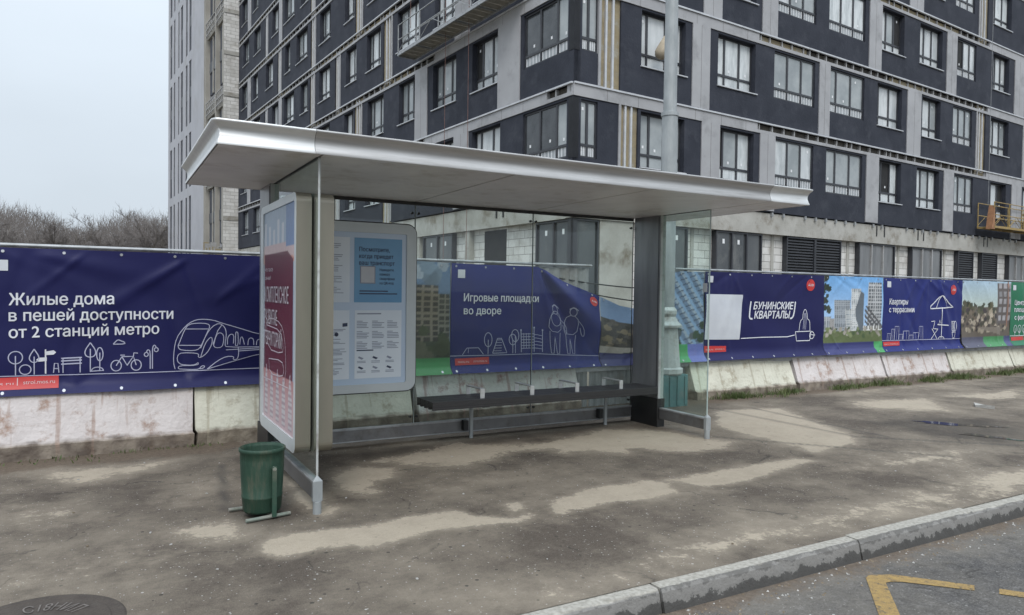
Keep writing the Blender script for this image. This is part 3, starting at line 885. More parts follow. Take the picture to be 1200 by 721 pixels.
for face, LEN in (('R', 34.0), ('L', 38.9)):
    for r in range(NROW):
        zb = Z1 + FLH * r
        ztop = zb + FLH - .36
        ops = (R_ODD if face == 'R' else L_ODD) if r % 2 == 0 else (R_EVEN if face == 'R' else L_EVEN)
        if face == 'R' and True: ops = [('C', .2, .88)] + ops
        fr = random.Random(r * 7 + (face == 'R'))
        holes = []
        near_row = r < 4
        for kd, a, b_ in ops:
            if kd in 'WGC':
                z0 = zb + (.93 if kd != 'W' else .90)
                z1 = zb + 2.53
                holes.append((a, b_, z0, z1))
                corner = (face == 'L' and a < .1)
                pane = 'D' if corner else ('G' if (kd == 'C' or fr.random() < (.35 if kd == 'G' else .14)) else 'P')
                split = 2 if (kd == 'C' or b_ - a < 1.45) else fr.choice((0, 1, 1, 3))
                if corner: split = 1
                near = r < 4
                if kd == 'C':
                    split = 2
                put_window(face, a, b_, z0, z1, 'LG' if kd in 'GC' else 'W', pane, split, near, recess=.05 if kd in 'GC' else .17)
                if kd == 'W':
                    fbox(band, face, a - .03, b_ + .08, -.05, .168, z0 - .035, z0 - .002, TRIM)
            elif kd == 'P':
                pier = MB() if near_row else far_pier
                fbox(pier, face, a, b_, -.035, -.001, zb + .035, ztop, GREYP)
                # pale reveal of the window beside the pier
                jj = (a + b_) / 2
                if fr.random() < .7: fbox(pier, face, jj - .004, jj + .004, -.037, -.034, zb + .04, ztop, CAV)
                if near_row: pier.build('pale_pier', bld)
            elif kd == 'I':
                holes.append((a, b_, zb + .03, ztop))
                wool = MB() if near_row else far_pier
                fbox(wool, face, a, b_, .06, .2, zb - .2, ztop + .3, WOOL)
                for fx in (.28, .62):
                    x = a + (b_ - a) * fx
                    fbox(wool, face, x - .035, x + .035, .0, .058, zb - .1, ztop + .2, TRIM)
                fbox(wool, face, a - .09, a - .002, -.03, .06, zb + .04, ztop, GREYP)
                if near_row: wool.build('insulation_strip', bld)
        holes.sort()
        s = .0 if face == 'L' else .001
        z0, z1 = zb, ztop
        for a, b_, ha, hb in holes:
            if a > s: fbox(wall, face, s, a, 0, .28, z0, z1, DARKP)
            if ha > z0 + .05: fbox(wall, face, a, b_, 0, .28, z0, ha, DARKP)
            if hb < z1 - .01: fbox(wall, face, a, b_, 0, .28, hb, z1, DARKP)
            s = b_
        fbox(wall, face, s, LEN, 0, .28, z0, z1, DARKP)
        # the strip between the storeys: finished pale panels in some bays, bare rails and brackets in others
        done = [(0, 7.8), (24, 34)] if face == 'R' else ([(1.2, 9.0)] if r == 0 else [(0, 8.2)])
        cuts = sorted(set([0, LEN] + [c for d_ in done for c in d_] + [7.8 + 2.7 * i for i in range(1, 14)]))
        cuts = [c for c in cuts if 0 <= c <= LEN]
        for s, e_ in zip(cuts[:-1], cuts[1:]):
            if e_ - s < .05: continue
            if any(d_[0] <= (s + e_) / 2 <= d_[1] for d_ in done):
                fbox(band, face, s, e_, -.03, .28, ztop + .002, zb + FLH - .04, GREYP)
                x = s + 1.2
                while x < e_ - .3:
                    fbox(band, face, x - .004, x + .004, -.0325, -.029, ztop + .01, zb + FLH - .05, CAV); x += 1.2
            else:
                fbox(band, face, s, e_, .1, .28, ztop + .002, zb + FLH - .04, CAV)
                fbox(band, face, s, e_, -.03, .09, ztop + .004, ztop + .11, GREYP)
                x = s + .1
                while x < e_ - .1:
                    fbox(band, face, x, x + .05, -.0, .1, ztop + .115, zb + FLH - .05, RAIL); x += fr.uniform(.45, .7)
                if fr.random() < .45: fbox(band, face, s, e_, .06, .1, ztop + .115, zb + FLH - .06, WOOL)
            fbox(band, face, s + .01, e_ - .01, -.07, .0, zb + FLH - .035, zb + FLH + .015, TRIM)
        # corner post of the glazed loggia
        wall.box(-.012, .2, -.012, .2, zb + .9, zb + 2.56, FRAME)
zt = Z1 + FLH * NROW
wall.box(.3, 34, .3, 14, 4.39, zt, DARKP)
wall.box(.301, 13.9, 14, 38.9, 4.39, zt, DARKP)
wall.build('wall', bld); band.build('storey_band', bld); tag(far_pier.build('upper_cladding', bld), kind='stuff')
fo = far_mb.build('upper_windows', bld); tag(fo, kind='stuff')

# ground storey
cb, blk, col = MB(), MB(), MB()
cb.box(.35, 34, .05, .5, 3.68, 4.38, CONC)
cb.box(.05, .345, .35, 38.9, 3.66, 4.38, CONC)
cb.box(.051, .349, .051, .349, 3.68, 4.38, CONC)
for i in range(55):                                   # bracket stubs under the cladding
    s = .6 + i * .62
    if rng.random() < .75:
        cb.box(s, s + .07, -.03, .05, 4.28, 4.41, GALV)
for s in (15.2, 15.75, 18.3, 18.75, 24.1, 24.45):
    cb.box(s, s + .07, .035, .05, 3.95, 4.36, BLACK)
for s in (3.5, 3.9):
    cb.box(.03, .05, s, s + .08, 3.95, 4.36, BLACK)
cb.build('concrete_beam', bld)
blk.box(1.1, 34, .3, .5, -.2, 3.679, BLOCK)
blk.box(.3, .5, 1.86, 38.9, -.2, 3.659, BLOCK)
blk.build('block_wall', bld)
for s in (1.12, 5.03, 9.05, 13.6, 17.2, 21.0, 25.95, 30):
    wd = 1.3 if s < 2 else .14
    col = MB(); col.box(s, s + wd, .1 if s < 2 else .27, .298, -.2, 3.678, CONC); col.build('concrete_column', bld)
for s in (5.75, 9.6, 13.5, 17.5, 22, 27, 32, 38.4):
    col = MB(); col.box(.1, .298, s, s + .3, -.2, 3.658, CONC); col.build('concrete_column', bld)


def shopfront(face, s0, s1, z0, z1, kind, n):
    q = MB()
    f2 = lambda a, b_, d0, d1, za, zz, mm: fbox(q, face, a, b_, d0, d1, za, zz, mm)
    b = .05
    f2(s0, s0 + b, .1, .29, z0, z1, FRAME); f2(s1 - b, s1, .1, .29, z0, z1, FRAME)
    f2(s0 + b, s1 - b, .1, .29, z1 - b, z1, FRAME)
    for i in range(n):
        a, c = s0 + b + (s1 - s0 - 2 * b) * i / n, s0 + b + (s1 - s0 - 2 * b) * (i + 1) / n
        if i: f2(a - .03, a + .03, .095, .28, z0, z1 - b, RAIL if kind == 'sheet' else FRAME)
        if kind == 'louvre':
            zz = z0
            while zz < z1 - .1:
                f2(a + .03, c - .03, .13, .18, zz, zz + .05, LOUV); zz += .1
            f2(a + .03, c - .03, .2, .28, z0, z1 - .05, PANE_B)
        else:
            f2(a + .03, c - .03, .16, .28, z0, z1 - b, SHEETG if kind == 'sheet' else DOORG)
            if kind == 'glass' and rng.random() < .6:
                xm = (a + c) / 2
                f2(xm - .05, xm + .05, .155, .16, z1 - .4, z1 - .25, STICK)
    return q.build({'louvre': 'louvre', 'glass': 'shopfront', 'sheet': 'shopfront'}[kind], bld)


for a, b_, kd, n in ((3.83, 4.72, 'glass', 1), (6.02, 8.34, 'glass', 3), (9.69, 11.35, 'louvre', 1), (11.36, 12.98, 'louvre', 1), (14.17, 16.72, 'sheet', 3), (18.03, 20.49, 'sheet', 3),
                     (21.92, 23.34, 'louvre', 1), (24.16, 25.69, 'louvre', 1), (26.9, 29.2, 'sheet', 3)):
    shopfront('R', a, b_, 1.1, 3.66, kd, n)
shopfront('R', .1, 1.08, .0, 3.66, 'glass', 1)
for a, b_, kd, n in ((.1, 1.84, 'glass', 2), (6.98, 9.3, 'glass', 2), (14.2, 16.6, 'glass', 3), (19, 21.4, 'glass', 3), (24, 26, 'glass', 2)):
    shopfront('L', a, b_, 1.1 if a > 1 else .0, 3.64, kd, n)
q = MB(); q.box(.29, .3, 3.72, 5.06, 0, 3.6, PANE_B); q.build('dark_doorway', bld)  # black sheet paints the darkness inside the open doorway

# ------------------------------------------------------------------ tower beyond it, on the same line
TOWG = mat('tower_cladding', (0.40, 0.40, 0.425), (0.35, 0.35, 0.375), scale=.5, rough=.6, grime=(.33, .325, .33), gscale=.4)
TOWD = mat('tower_dark', (0.045, 0.048, 0.06), (0.075, 0.08, 0.095), scale=.6, rough=.75, spec=.2)
TOWB = mat('tower_raw', (0.36, 0.345, 0.31), (0.29, 0.275, 0.245), scale=.8, detail=7, rough=.9)
tow = thing('apartment_tower', BC, 'tall pale grey tower with narrow dark vertical windows behind the dark block', 'building', rz=TH)
W = -1.02
t = MB()
t.box(W + .35, 14, 39.0, 64.4, -.2, 48, TOWG)
colw = [(51.75, 52.84), (53.62, 54.52), (55.99, 57.14), (57.9, 58.6), (60.25, 61.09), (62.06, 63.28)]
bandz = [4.0, 9.9, 15.4, 21.6, 27.6, 33.5, 39.4, 45.4]
s = 46.2
for a, b_ in colw + [(64.4, 64.4)]:
    t.box(W, W + .36, s, a, -.2, 48, TOWG); s = b_
for a, b_ in colw:
    for zb in bandz:
        t.box(W + .002, W + .36, a, b_, zb - .35, zb + .45, TOWG)
t.build('wall', tow)
for a, b_ in colw:
    for z0, z1 in zip([-.2] + [zz + .45 for zz in bandz[:-1]], [zz - .35 for zz in bandz]):
        q = MB()
        q.box(W + .05, W + .3, a, b_, z0, z1, TOWD)
        zm = (z0 + z1) / 2
        q.box(W + .04, W + .05, a, b_, zm - .45, zm + .45, FRAME)
        q.box(W + .035, W + .05, (a + b_) / 2 - .03, (a + b_) / 2 + .03, zm + .5, z1, FRAME)
        q.build('window', tow)
t = MB()                                              # end wall of white blocks turned towards the street
t.box(W, .29, 38.95, 39.0, -.2, 48, BLOCK)
for i in range(16):
    zz = 3.5 + i * FLH
    t.box(W - .02, .28, 38.9, 38.95, zz, zz + .28, CONC)
t.build('block_end_wall', tow)
t = MB()                                              # loggias still without their cladding
for a, b_ in ((39.1, 41.6), (42.1, 45.3)):
    for i in range(8):
        z0 = bandz[i] - 5.0
        t.box(W + .25, W + .34, a + .25, b_ - .25, z0, z0 + 4.3, TOWD)
        t.box(W + .18, W + .26, (a + b_) / 2 - .12, (a + b_) / 2 + .12, z0, z0 + 4.3, TOWB)
        t.box(W + .1, W + .3, a, b_, z0 + 4.4, z0 + 5.5, TOWB)
        t.box(W + .2, W + .3, a + .3, b_ - .3, z0 + 1.7, z0 + 2.5, FRAME)
        for j in range(6):
            x = a + (b_ - a) * j / 5
            t.box(W - .0, W + .05, x, x + .05, z0 + 4.5, z0 + 5.6, RAIL)
        for hh in (4.6, 5.05, 5.55): t.box(W - .05, W, a, b_, z0 + hh, z0 + hh + .05, RAIL)
for s in (39.05, 41.75, 45.5, 46.0):
    t.box(W, W + .34, s, s + .22, -.2, 48, TOWB)
t.build('loggia', tow)
t = MB()
for i in range(9):
    t.box(W - .4, W, 39.6 + i * .55, 39.66 + i * .55, 3.0, 4.2 + rng.uniform(0, 1.0), RAIL if i % 2 else WOOL)
for zz in (3.1, 3.6, 4.1): t.box(W - .42, W - .36, 39.4, 45, zz, zz + .06, WOOL)
t.build('scaffold', tow)

# ------------------------------------------------------------------ facade cradles
def cradle(loc_s, face, length, zb, d0, d1, col_rail, col_deck, label, ropes):
    if face == 'L': org = Vector((-d1, loc_s, zb))
    else: org = Vector((loc_s, -d1, zb))
    Mw = Matrix.Translation(BC) @ Matrix.Rotation(TH, 4, 'Z')
    w = Mw @ org
    root = thing('facade_cradle', tuple(w), label, 'work platform', 'work platforms hung on the facade', rz=TH + (R(90) if face == 'L' else 0))
    # local x along the facade, local y: for L inward is -y, for R inward is +y
    sg = -1 if face == 'L' else 1
    wd = (d1 - d0) * sg
    y0, y1 = min(0, wd), max(0, wd)
    q = MB()
    n = int(length / .36)
    for i in range(n):
        q.box(length * i / n + .012, length * (i + 1) / n - .012, y0 + .03, y1 - .03, .02, .045, col_deck)
    q.box(0, length, y0, y0 + .05, -.04, .06, col_rail); q.box(0, length, y1 - .05, y1, -.04, .06, col_rail)
    for i in range(6): q.box(length * i / 5 - .02 * (i == 5), length * i / 5 + .03, y0 + .05, y1 - .05, -.05, .018, col_rail)
    q.build('deck', root)
    for yy in (y0 + .02, y1 - .02):
        q = MB()
        nb = max(2, int(length / 1.5))
        for i in range(nb + 1):
            x = .03 + (length - .06) * i / nb
            q.tube((x, yy, .06), (x, yy, 1.1), .022, col_rail, 6)
            if i < nb:
                x2 = .03 + (length - .06) * (i + 1) / nb
                q.tube((x, yy, .1), ((x + x2) / 2, yy, .55), .012, col_rail, 5)
                q.tube(((x + x2) / 2, yy, .55), (x2, yy, .1), .012, col_rail, 5)
        for hh in (.55, 1.1): q.tube((0.02, yy, hh), (length - .02, yy, hh), .02, col_rail, 6)
        q.build('railing', root)
    RED = mat('red_rope', (.20, .11, .095), (.15, .08, .07), rough=.8)
    for x, zlo, zhi in ropes:
        q = MB(); q.tube((x, (y0 + y1) / 2, zlo), (x, (y0 + y1) / 2, zhi), .009, RED if x > .3 else GALV, 5); q.build('rope', root)
    return root


DECKW = mat('deck_board', (0.25, 0.235, 0.20), (0.19, 0.18, 0.155), scale=4, rough=.85)
YPAINT = mat('yellow_cradle_paint', (0.36, 0.245, 0.075), (0.27, 0.19, 0.075), scale=5, rough=.6, grime=(.2, .15, .09), gscale=4)
ORANGE = mat('orange_net', (0.34, 0.17, 0.085), (0.25, 0.125, 0.065), scale=6, rough=.8)
cradle(2.3, 'L', 7.3, 10.46, .12, .9, GALV, DECKW, 'long pale metal work platform hanging high on the left facade', ((.2, 1, 20), (7.0, 1, 20), (4.2, -9, 20), (2.6, -9, 20)))
yc = cradle(23.1, 'R', 6.0, 4.75, .1, .8, YPAINT, DECKW, 'yellow work platform hanging low at the right end of the facade', ((.2, 1, 26), (5.8, 1, 26)))
q = MB()
q.mesh([(-.2, .0, -.1), (.1, .0, -.1), (.08, .0, .4), (.05, .0, .95), (-.12, .0, .3), (-.2, .25, -.1), (.1, .25, -.1), (.08, .25, .4), (.05, .25, .95), (-.12, .25, .3)],
       [(0, 1, 2, 3, 4), (9, 8, 7, 6, 5), (0, 5, 6, 1), (1, 6, 7, 2), (2, 7, 8, 3), (3, 8, 9, 4), (4, 9, 5, 0)], ORANGE)
q.build('netting', yc)

SACKM = mat('sackcloth', (0.42, 0.36, 0.27), (0.33, 0.28, 0.21), scale=5, rough=.95, bump=.3)
q = MB()
prof = [(.0, 0), (.10, .02), (.19, .10), (.21, .22), (.17, .36), (.12, .5), (.06, .66), (.03, .74), (.0, .78)]
q.lathe(prof, 0, 0, SACKM, 14)
so = q.build('sack', smooth=True)
wpt = Matrix.Translation(BC) @ Matrix.Rotation(TH, 4, 'Z') @ Vector((3.08, -.22, 8.52))
so.location = wpt; so.rotation_euler = (0, R(16), .3)
tag(so, 'beige cloth sack hanging outside a window beside the lamp post', 'sack')

# ------------------------------------------------------------------ site fence, barriers
def FY(x): return 8.10 + .013 * (x + .8)
def BY(x): return 7.86 + .02 * (x + .8)


CORR = mat('corrugated_sheet', (0.30, 0.31, 0.31), (0.24, 0.25, 0.25), scale=1.6, detail=7, rough=.5, metal=.3, grime=(.2, .19, .17), gscale=1.5)
fen = thing('site_fence', (5.0, FY(5) + .06, 0), 'grey metal site fence carrying the printed banners', 'fence')
FROT = math.atan(.013)
q = MB()
for xa, xb in ((-14, 5.9), (7.45, 24)): q.tube((xa, FY(xa) + .055, 1.972), (xb, FY(xb) + .055, 1.972), .018, GALV, 8)
q.build('top_rail', fen)
q = MB()
q.bar((-14, FY(-14) + .02, .53), (24, FY(24) + .02, .53), .04, .06, GALV)
q.build('bottom_rail', fen)
CABLE = mat('black_cable', (.015, .015, .016), (.02, .02, .02), rough=.6)
for z0, z1, dip in ((1.80, 1.66, .04), (1.70, 1.45, .06)):
    q = MB()
    for i in range(10):
        f_ = lambda t: (5.3 + 2.2 * t, FY(6) + .08, z0 + (z1 - z0) * t - dip * 4 * t * (1 - t))
        q.tube(f_(i / 10), f_((i + 1) / 10), .009, CABLE, 6, cap=False)
    q.build('cable', fen)
x = -13.6
while x < 24:
    if not 6 < x < 7.4:
        q = MB(); q.box(x - .03, x + .03, FY(x) + .1, FY(x) + .16, -.17, 1.96, GALV); q.build('post', fen)
    x += 2.5
for x0, xl_, zt_ in [(-13.6 + 2.5 * i, 2.48, 1.94) for i in range(7)] + [(3.9, 1.98, 1.94), (5.9, 1.53, 1.2), (7.45, 1.43, 1.94)] + [(8.9 + 2.5 * i, 2.48, 1.94) for i in range(6)]:
    q = MB()
    vs = []
    n = 50
    for i in range(n + 1):
        xx = x0 + xl_ * i / n
        ph = (i % 4)
        yy = FY(xx) + (.075 if ph in (0, 1) else .095)
        vs += [(xx, yy, -.1), (xx, yy, zt_), (xx, yy + .003, -.1), (xx, yy + .003, zt_)]
    fs = []
    for i in range(n):
        a, b_ = 4 * i, 4 * i + 4
        fs += [(a, b_, b_ + 1, a + 1), (a + 2, a + 3, b_ + 3, b_ + 2), (a + 1, b_ + 1, b_ + 3, a + 3)]
    q.mesh(vs, fs, CORR)
    q.build('sheet_panel', fen)


def barrier_mat(name, c1, c2, stain):
    m = mat(name, c1, c2, scale=3.5, detail=10, rough=.9, bump=.5, bscale=26, grime=stain, gscale=5.5)
    n, l = m.node_tree.nodes, m.node_tree.links
    b = n['Principled BSDF']
    src = b.inputs['Base Color'].links[0].from_socket
    tc = n.new('ShaderNodeTexCoord'); sp = n.new('ShaderNodeSeparateXYZ'); l.new(tc.outputs['Object'], sp.inputs[0])
    nz = n.new('ShaderNodeTexNoise'); nz.inputs['Scale'].default_value = 7; nz.inputs['Detail'].default_value = 6
    l.new(tc.outputs['Object'], nz.inputs['Vector'])
    ma = n.new('ShaderNodeMath'); ma.operation = 'MULTIPLY_ADD'; ma.inputs[1].default_value = .07
    l.new(nz.outputs['Fac'], ma.inputs[0]); l.new(sp.outputs['Z'], ma.inputs[2])
    mr = n.new('ShaderNodeMapRange'); mr.inputs['From Min'].default_value = .165; mr.inputs['From Max'].default_value = .205
    mr.inputs['To Min'].default_value = .92; mr.inputs['To Max'].default_value = 0
    l.new(ma.outputs[0], mr.inputs['Value'])
    mi = n.new('ShaderNodeMix'); mi.data_type = 'RGBA'
    rp = n.new('ShaderNodeValToRGB'); rp.color_ramp.elements[0].position = .35; rp.color_ramp.elements[1].position = .65
    rp.color_ramp.elements[0].color = (.075, .052, .036, 1); rp.color_ramp.elements[1].color = (.24, .20, .155, 1)
    l.new(nz.outputs['Fac'], rp.inputs['Fac'])
    l.new(mr.outputs[0], mi.inputs['Factor']); l.new(src, mi.inputs['A']); l.new(rp.outputs[0], mi.inputs['B'])
    # vertical drip streaks
    mp = n.new('ShaderNodeMapping'); mp.inputs['Scale'].default_value = (9, 1, .7); l.new(tc.outputs['Object'], mp.inputs['Vector'])
    nd = n.new('ShaderNodeTexNoise'); nd.inputs['Scale'].default_value = 1.6; nd.inputs['Detail'].default_value = 5; l.new(mp.outputs[0], nd.inputs['Vector'])
    m2 = n.new('ShaderNodeMapRange'); m2.inputs['From Min'].default_value = .60; m2.inputs['From Max'].default_value = .68; m2.inputs['To Max'].default_value = .6
    l.new(nd.outputs['Fac'], m2.inputs['Value'])
    mj = n.new('ShaderNodeMix'); mj.data_type = 'RGBA'
    l.new(m2.outputs[0], mj.inputs['Factor']); l.new(mi.outputs['Result'], mj.inputs['A']); mj.inputs['B'].default_value = (*stain, 1)
    l.new(mj.outputs['Result'], b.inputs['Base Color'])
    return m


B_PINK = barrier_mat('pinkish_barrier', (0.60, 0.555, 0.54), (0.52, 0.475, 0.46), (0.30, 0.205, 0.16))
B_YEL = barrier_mat('yellowish_barrier', (0.60, 0.585, 0.49), (0.52, 0.505, 0.42), (0.33, 0.295, 0.22))
B_WHT = barrier_mat('whitish_barrier', (0.56, 0.545, 0.51), (0.46, 0.445, 0.415), (0.27, 0.15, 0.14))
BARS = [(-4.15, -1.72, B_PINK, 'pink stained concrete barrier, leftmost one under the banner with the train'),
        (-1.68, .77, B_PINK, 'pink stained concrete barrier left of the litter bin'),
        (.80, 3.17, B_YEL, 'yellowish concrete barrier behind the shelter advert box'),
        (3.23, 5.60, B_WHT, 'whitish concrete barrier with reddish stains behind the bench'),
        (7.72, 9.98, B_YEL, 'yellowish concrete barrier right of the shelter beneath the white square on the banner'),
        (10.05, 12.46, B_PINK, 'pinkish concrete barrier beneath the banner picture of pale towers'),
        (12.53, 14.62, B_PINK, 'pinkish concrete barrier beneath the banner with the parasol drawing'),
        (14.69, 17.05, B_YEL, 'pale yellow concrete barrier beneath the banner picture of a terrace'),
        (17.12, 19.5, B_YEL, 'pale yellow concrete barrier beneath the green banner')]
for x0, x1, mm, lab in BARS:
    q = MB()
    y0 = 0
    prof = [(0, -.03), (0, .125), (.025, .15), (.19, .60), (.21, .615), (.40, .615), (.62, .13), (.62, -.03)]
    n = 14
    vs, fs = [], []
    L = x1 - x0
    for i in range(n + 1):
        xx = L * i / n
        for yy, zz in prof:
            wob = rng.uniform(-.005, .005)
            vs.append((xx + (rng.uniform(-.012, .012) if i in (0, n) else 0), yy + wob, zz + rng.uniform(-.004, .004)))
    npf = len(prof)
    for i in range(n):
        fs += [(i * npf + j, (i + 1) * npf + j, (i + 1) * npf + (j + 1) % npf, i * npf + (j + 1) % npf) for j in range(npf)]
    fs += [tuple(range(npf)), tuple(range(n * npf + npf - 1, n * npf - 1, -1))]
    q.mesh(vs, fs, mm)
    o = q.build('concrete_barrier')
    o.location = (x0, BY(x0), rng.uniform(-.01, .01)); o.rotation_euler = (rng.uniform(-.006, .006), rng.uniform(-.004, .004), math.atan(.02) + rng.uniform(-.006, .006))
    tag(o, lab, 'barrier', 'concrete barriers along the fence')

# ------------------------------------------------------------------ banners
NAVY = mat('navy_vinyl', (0.0100, 0.0110, 0.066), (0.0125, 0.0135, 0.076), scale=1.5, rough=.5, spec=.25)
NAVY2 = mat('blue_vinyl', (0.0135, 0.0205, 0.125), (0.017, 0.0245, 0.14), scale=1.5, rough=.5, spec=.25)
GREENV = mat('green_vinyl', (0.012, 0.13, 0.062), (0.016, 0.15, 0.075), scale=1.5, rough=.45, spec=.4)
WHITE = mat('white_print', (0.68, 0.69, 0.73), (0.62, 0.63, 0.68), scale=3, rough=.45)
PALE = mat('pale_line_print', (0.44, 0.45, 0.58), (0.38, 0.39, 0.52), scale=3, rough=.45)
REDP = mat('red_print', (0.52, 0.035, 0.03), (0.45, 0.03, 0.03), scale=3, rough=.45)
PINKT = mat('pale_red_lettering', (0.62, 0.42, 0.42), (0.58, 0.38, 0.38), rough=.5)
QRW = mat('blank_print_panel', (0.55, 0.57, 0.6), (0.48, 0.5, 0.54), scale=3, rough=.45)
GREEN_P = mat('green_print', (0.05, 0.26, 0.09), (0.06, 0.29, 0.11), rough=.45)
PIC = print_mat('printed_picture')
EYE = mat('eyelet_metal', (0.45, 0.45, 0.46), (0.38, 0.38, 0.4), rough=.3, metal=.8)


def folds(x0, x1, z0, z1, seed, amp=.012, n=14, extra=()):
    rr = random.Random(seed)
    fl = []
    for _ in range(n):
        px, pz = rr.uniform(x0, x1), rr.choice((z1, z1, z0))
        a = rr.uniform(-1.2, 1.2) + (-math.pi / 2 if pz == z1 else math.pi / 2)
        fl.append((px, pz, math.cos(a), math.sin(a), rr.uniform(.035, .09), amp * rr.uniform(.4, 1.3) * rr.choice((1, 1, -1)), rr.uniform(.4, 1.3)))
    fl += list(extra)
    ph = [rr.uniform(0, 6.28) for _ in range(4)]

    def f(x, z):
        y = .01 * math.sin(2.1 * x + ph[0]) * math.sin(3.2 * z + ph[1]) + .006 * math.sin(5.3 * x + ph[2] + 2 * z) + .004 * math.sin(9 * z + ph[3] + 3 * x)
        for px, pz, dx, dz, sg, am, ln in fl:
            t = (x - px) * dx + (z - pz) * dz
            if t < 0 or t > ln * 1.6: continue
            d = abs((x - px) * dz - (z - pz) * dx) / (sg * (.35 + t))
            if d < 3: y += am * math.exp(-d * d) * math.exp(-(t / ln) ** 2) * min(1, t * 8)
        return y + .012
    return f


def banner_map(fold, top=None, zb=.58, z1=1.945):
    def f(x, z, off):
        if top:
            tp = top(x)
            z = zb + (z - zb) * (tp - zb) / (z1 - zb)
        y = FY(x) - fold(x, z) - off
        if z < .66: y -= (.66 - z) * .9 + .015      # hangs over the top edge of the barriers
        elif z < .72: y -= .015 * (.72 - z) / .06
        return (x, y, z)
    return f


def eyelets(cv, x0, x1, z0, z1, step=.48):
    x = x0 + .06
    while x < x1:
        for z in (z0 + .03, z1 - .035):
            cv.ell(x, z, .014, .014, EYE, .006, 10)
        x += step


def finish(cv, name, label, group, x0):
    o = cv.mb.build(name, smooth=True, origin=(x0, FY(x0), .58))
    return tag(o, label, 'banner', group)


BG = 'printed banners along the fence'
ZB, ZT = .575, 1.945

# navy banner with the train
X0, X1 = -1.05, 2.06
fo_ = folds(X0, X1, ZB, ZT, 3, .012, 16, [(-.6, 1.9, .93, -.2, .10, .02, 1.6), (.75, 1.9, -.75, -.5, .06, .02, 1.2), (.95, 1.4, .5, .45, .05, .012, .7), (.6, .6, .6, .25, .05, .012, 1)])
cv = Canvas(banner_map(fo_, zb=ZB))
cv.fill(X0, X1, ZB, ZT, .026, NAVY)
cv.text('Жилые дома', -.785, 1.412, .85, .108, WHITE, bold=.015, slope=.016)
cv.text('в пешей доступности', -.785, 1.265, 1.38, .104, WHITE, bold=.015, slope=.008)
cv.text('от 2 станций метро', -.785, 1.108, 1.25, .104, WHITE, bold=.015, slope=.015)
cv.stroke([(X0 + .05, .757), (-.2, .745), (.6, .738), (1.45, .738), (X1, .738)], .008, PALE)
lw = .009
cv.ring(-.735, .925, .055, .058, lw, PALE); cv.stroke([(-.735, .76), (-.735, .94)], lw, PALE)          # trees
cv.stroke([(-.59, 1.0), (-.545, .92), (-.57, .875), (-.61, .875), (-.635, .92)], lw, PALE, closed=True, smooth=2); cv.stroke([(-.59, .76), (-.59, .93)], lw, PALE)
cv.ring(-.66, .81, .045, .045, lw, PALE)
def icon(dx, sx=1.0):
    return lambda pts: [(dx + p_[0] * sx, p_[1]) for p_ in pts]


I = icon(-.50)                                                                                        # signpost
cv.stroke(I([(0, .765), (0, .995)]), .012, WHITE)
cv.poly(I([(0, .975), (.065, .985), (.085, .965), (.065, .945), (0, .94)]), WHITE); cv.poly(I([(.01, .92), (-.055, .918), (-.075, .898), (-.055, .88), (.01, .885)]), WHITE)
I = icon(-.415)                                                                                       # bin and bench
cv.stroke(I([(-.022, .77), (-.014, .86), (.014, .86), (.022, .77)]), lw, PALE); cv.stroke(I([(-.018, .81), (.018, .81)]), lw, PALE)
I = icon(-.375)
for zz in (.905, .88, .85): cv.stroke(I([(0, zz), (.17, zz + .004)]), .012, PALE)
for xx in (.015, .155): cv.stroke(I([(xx, .765), (xx, .905)]), lw, PALE)
I = icon(-.135)                                                                                       # two trees and a bush
cv.stroke(I([(0, 1.05), (.052, .965), (.032, .91), (-.032, .91), (-.052, .965)]), lw, PALE, closed=True, smooth=2); cv.stroke(I([(0, .765), (0, .99)]), lw, PALE)
cv.ring(-.055, .935, .027, .065, lw, PALE); cv.stroke([(-.055, .77), (-.055, .95)], lw, PALE); cv.ring(-.075, .775, .05, .035, lw, PALE, a0=0, a1=180); cv.stroke([(-.135, .772), (-.02, .776)], lw, PALE)
for xx in (.085, .26): cv.ring(xx, .818, .045, .052, lw, PALE)                                         # bicycle
cv.stroke([(.085, .818), (.135, .905), (.235, .905), (.18, .818), (.135, .905)], lw, PALE); cv.stroke([(.18, .818), (.235, .905), (.26, .818)], lw, PALE); cv.stroke([(.12, .92), (.16, .92)], lw, PALE); cv.stroke([(.235, .905), (.24, .94), (.275, .935)], lw, PALE)
cv.stroke([(.06, 1.03), (.075, 1.05), (.10, 1.075), (.13, 1.06), (.155, 1.05), (.165, 1.03)], lw, PALE, closed=True, smooth=1)   # cloud
cv.stroke([(.405, .775), (.405, .975), (.415, 1.01), (.43, 1.01), (.44, .985)], lw, PALE, smooth=1); cv.stroke([(.385, .775), (.385, .945), (.375, .965), (.36, .965), (.35, .94)], lw, PALE, smooth=1)
cv.ring(.44, .965, .018, .02, lw, PALE); cv.ring(.35, .92, .018, .02, lw, PALE)
sh = .33
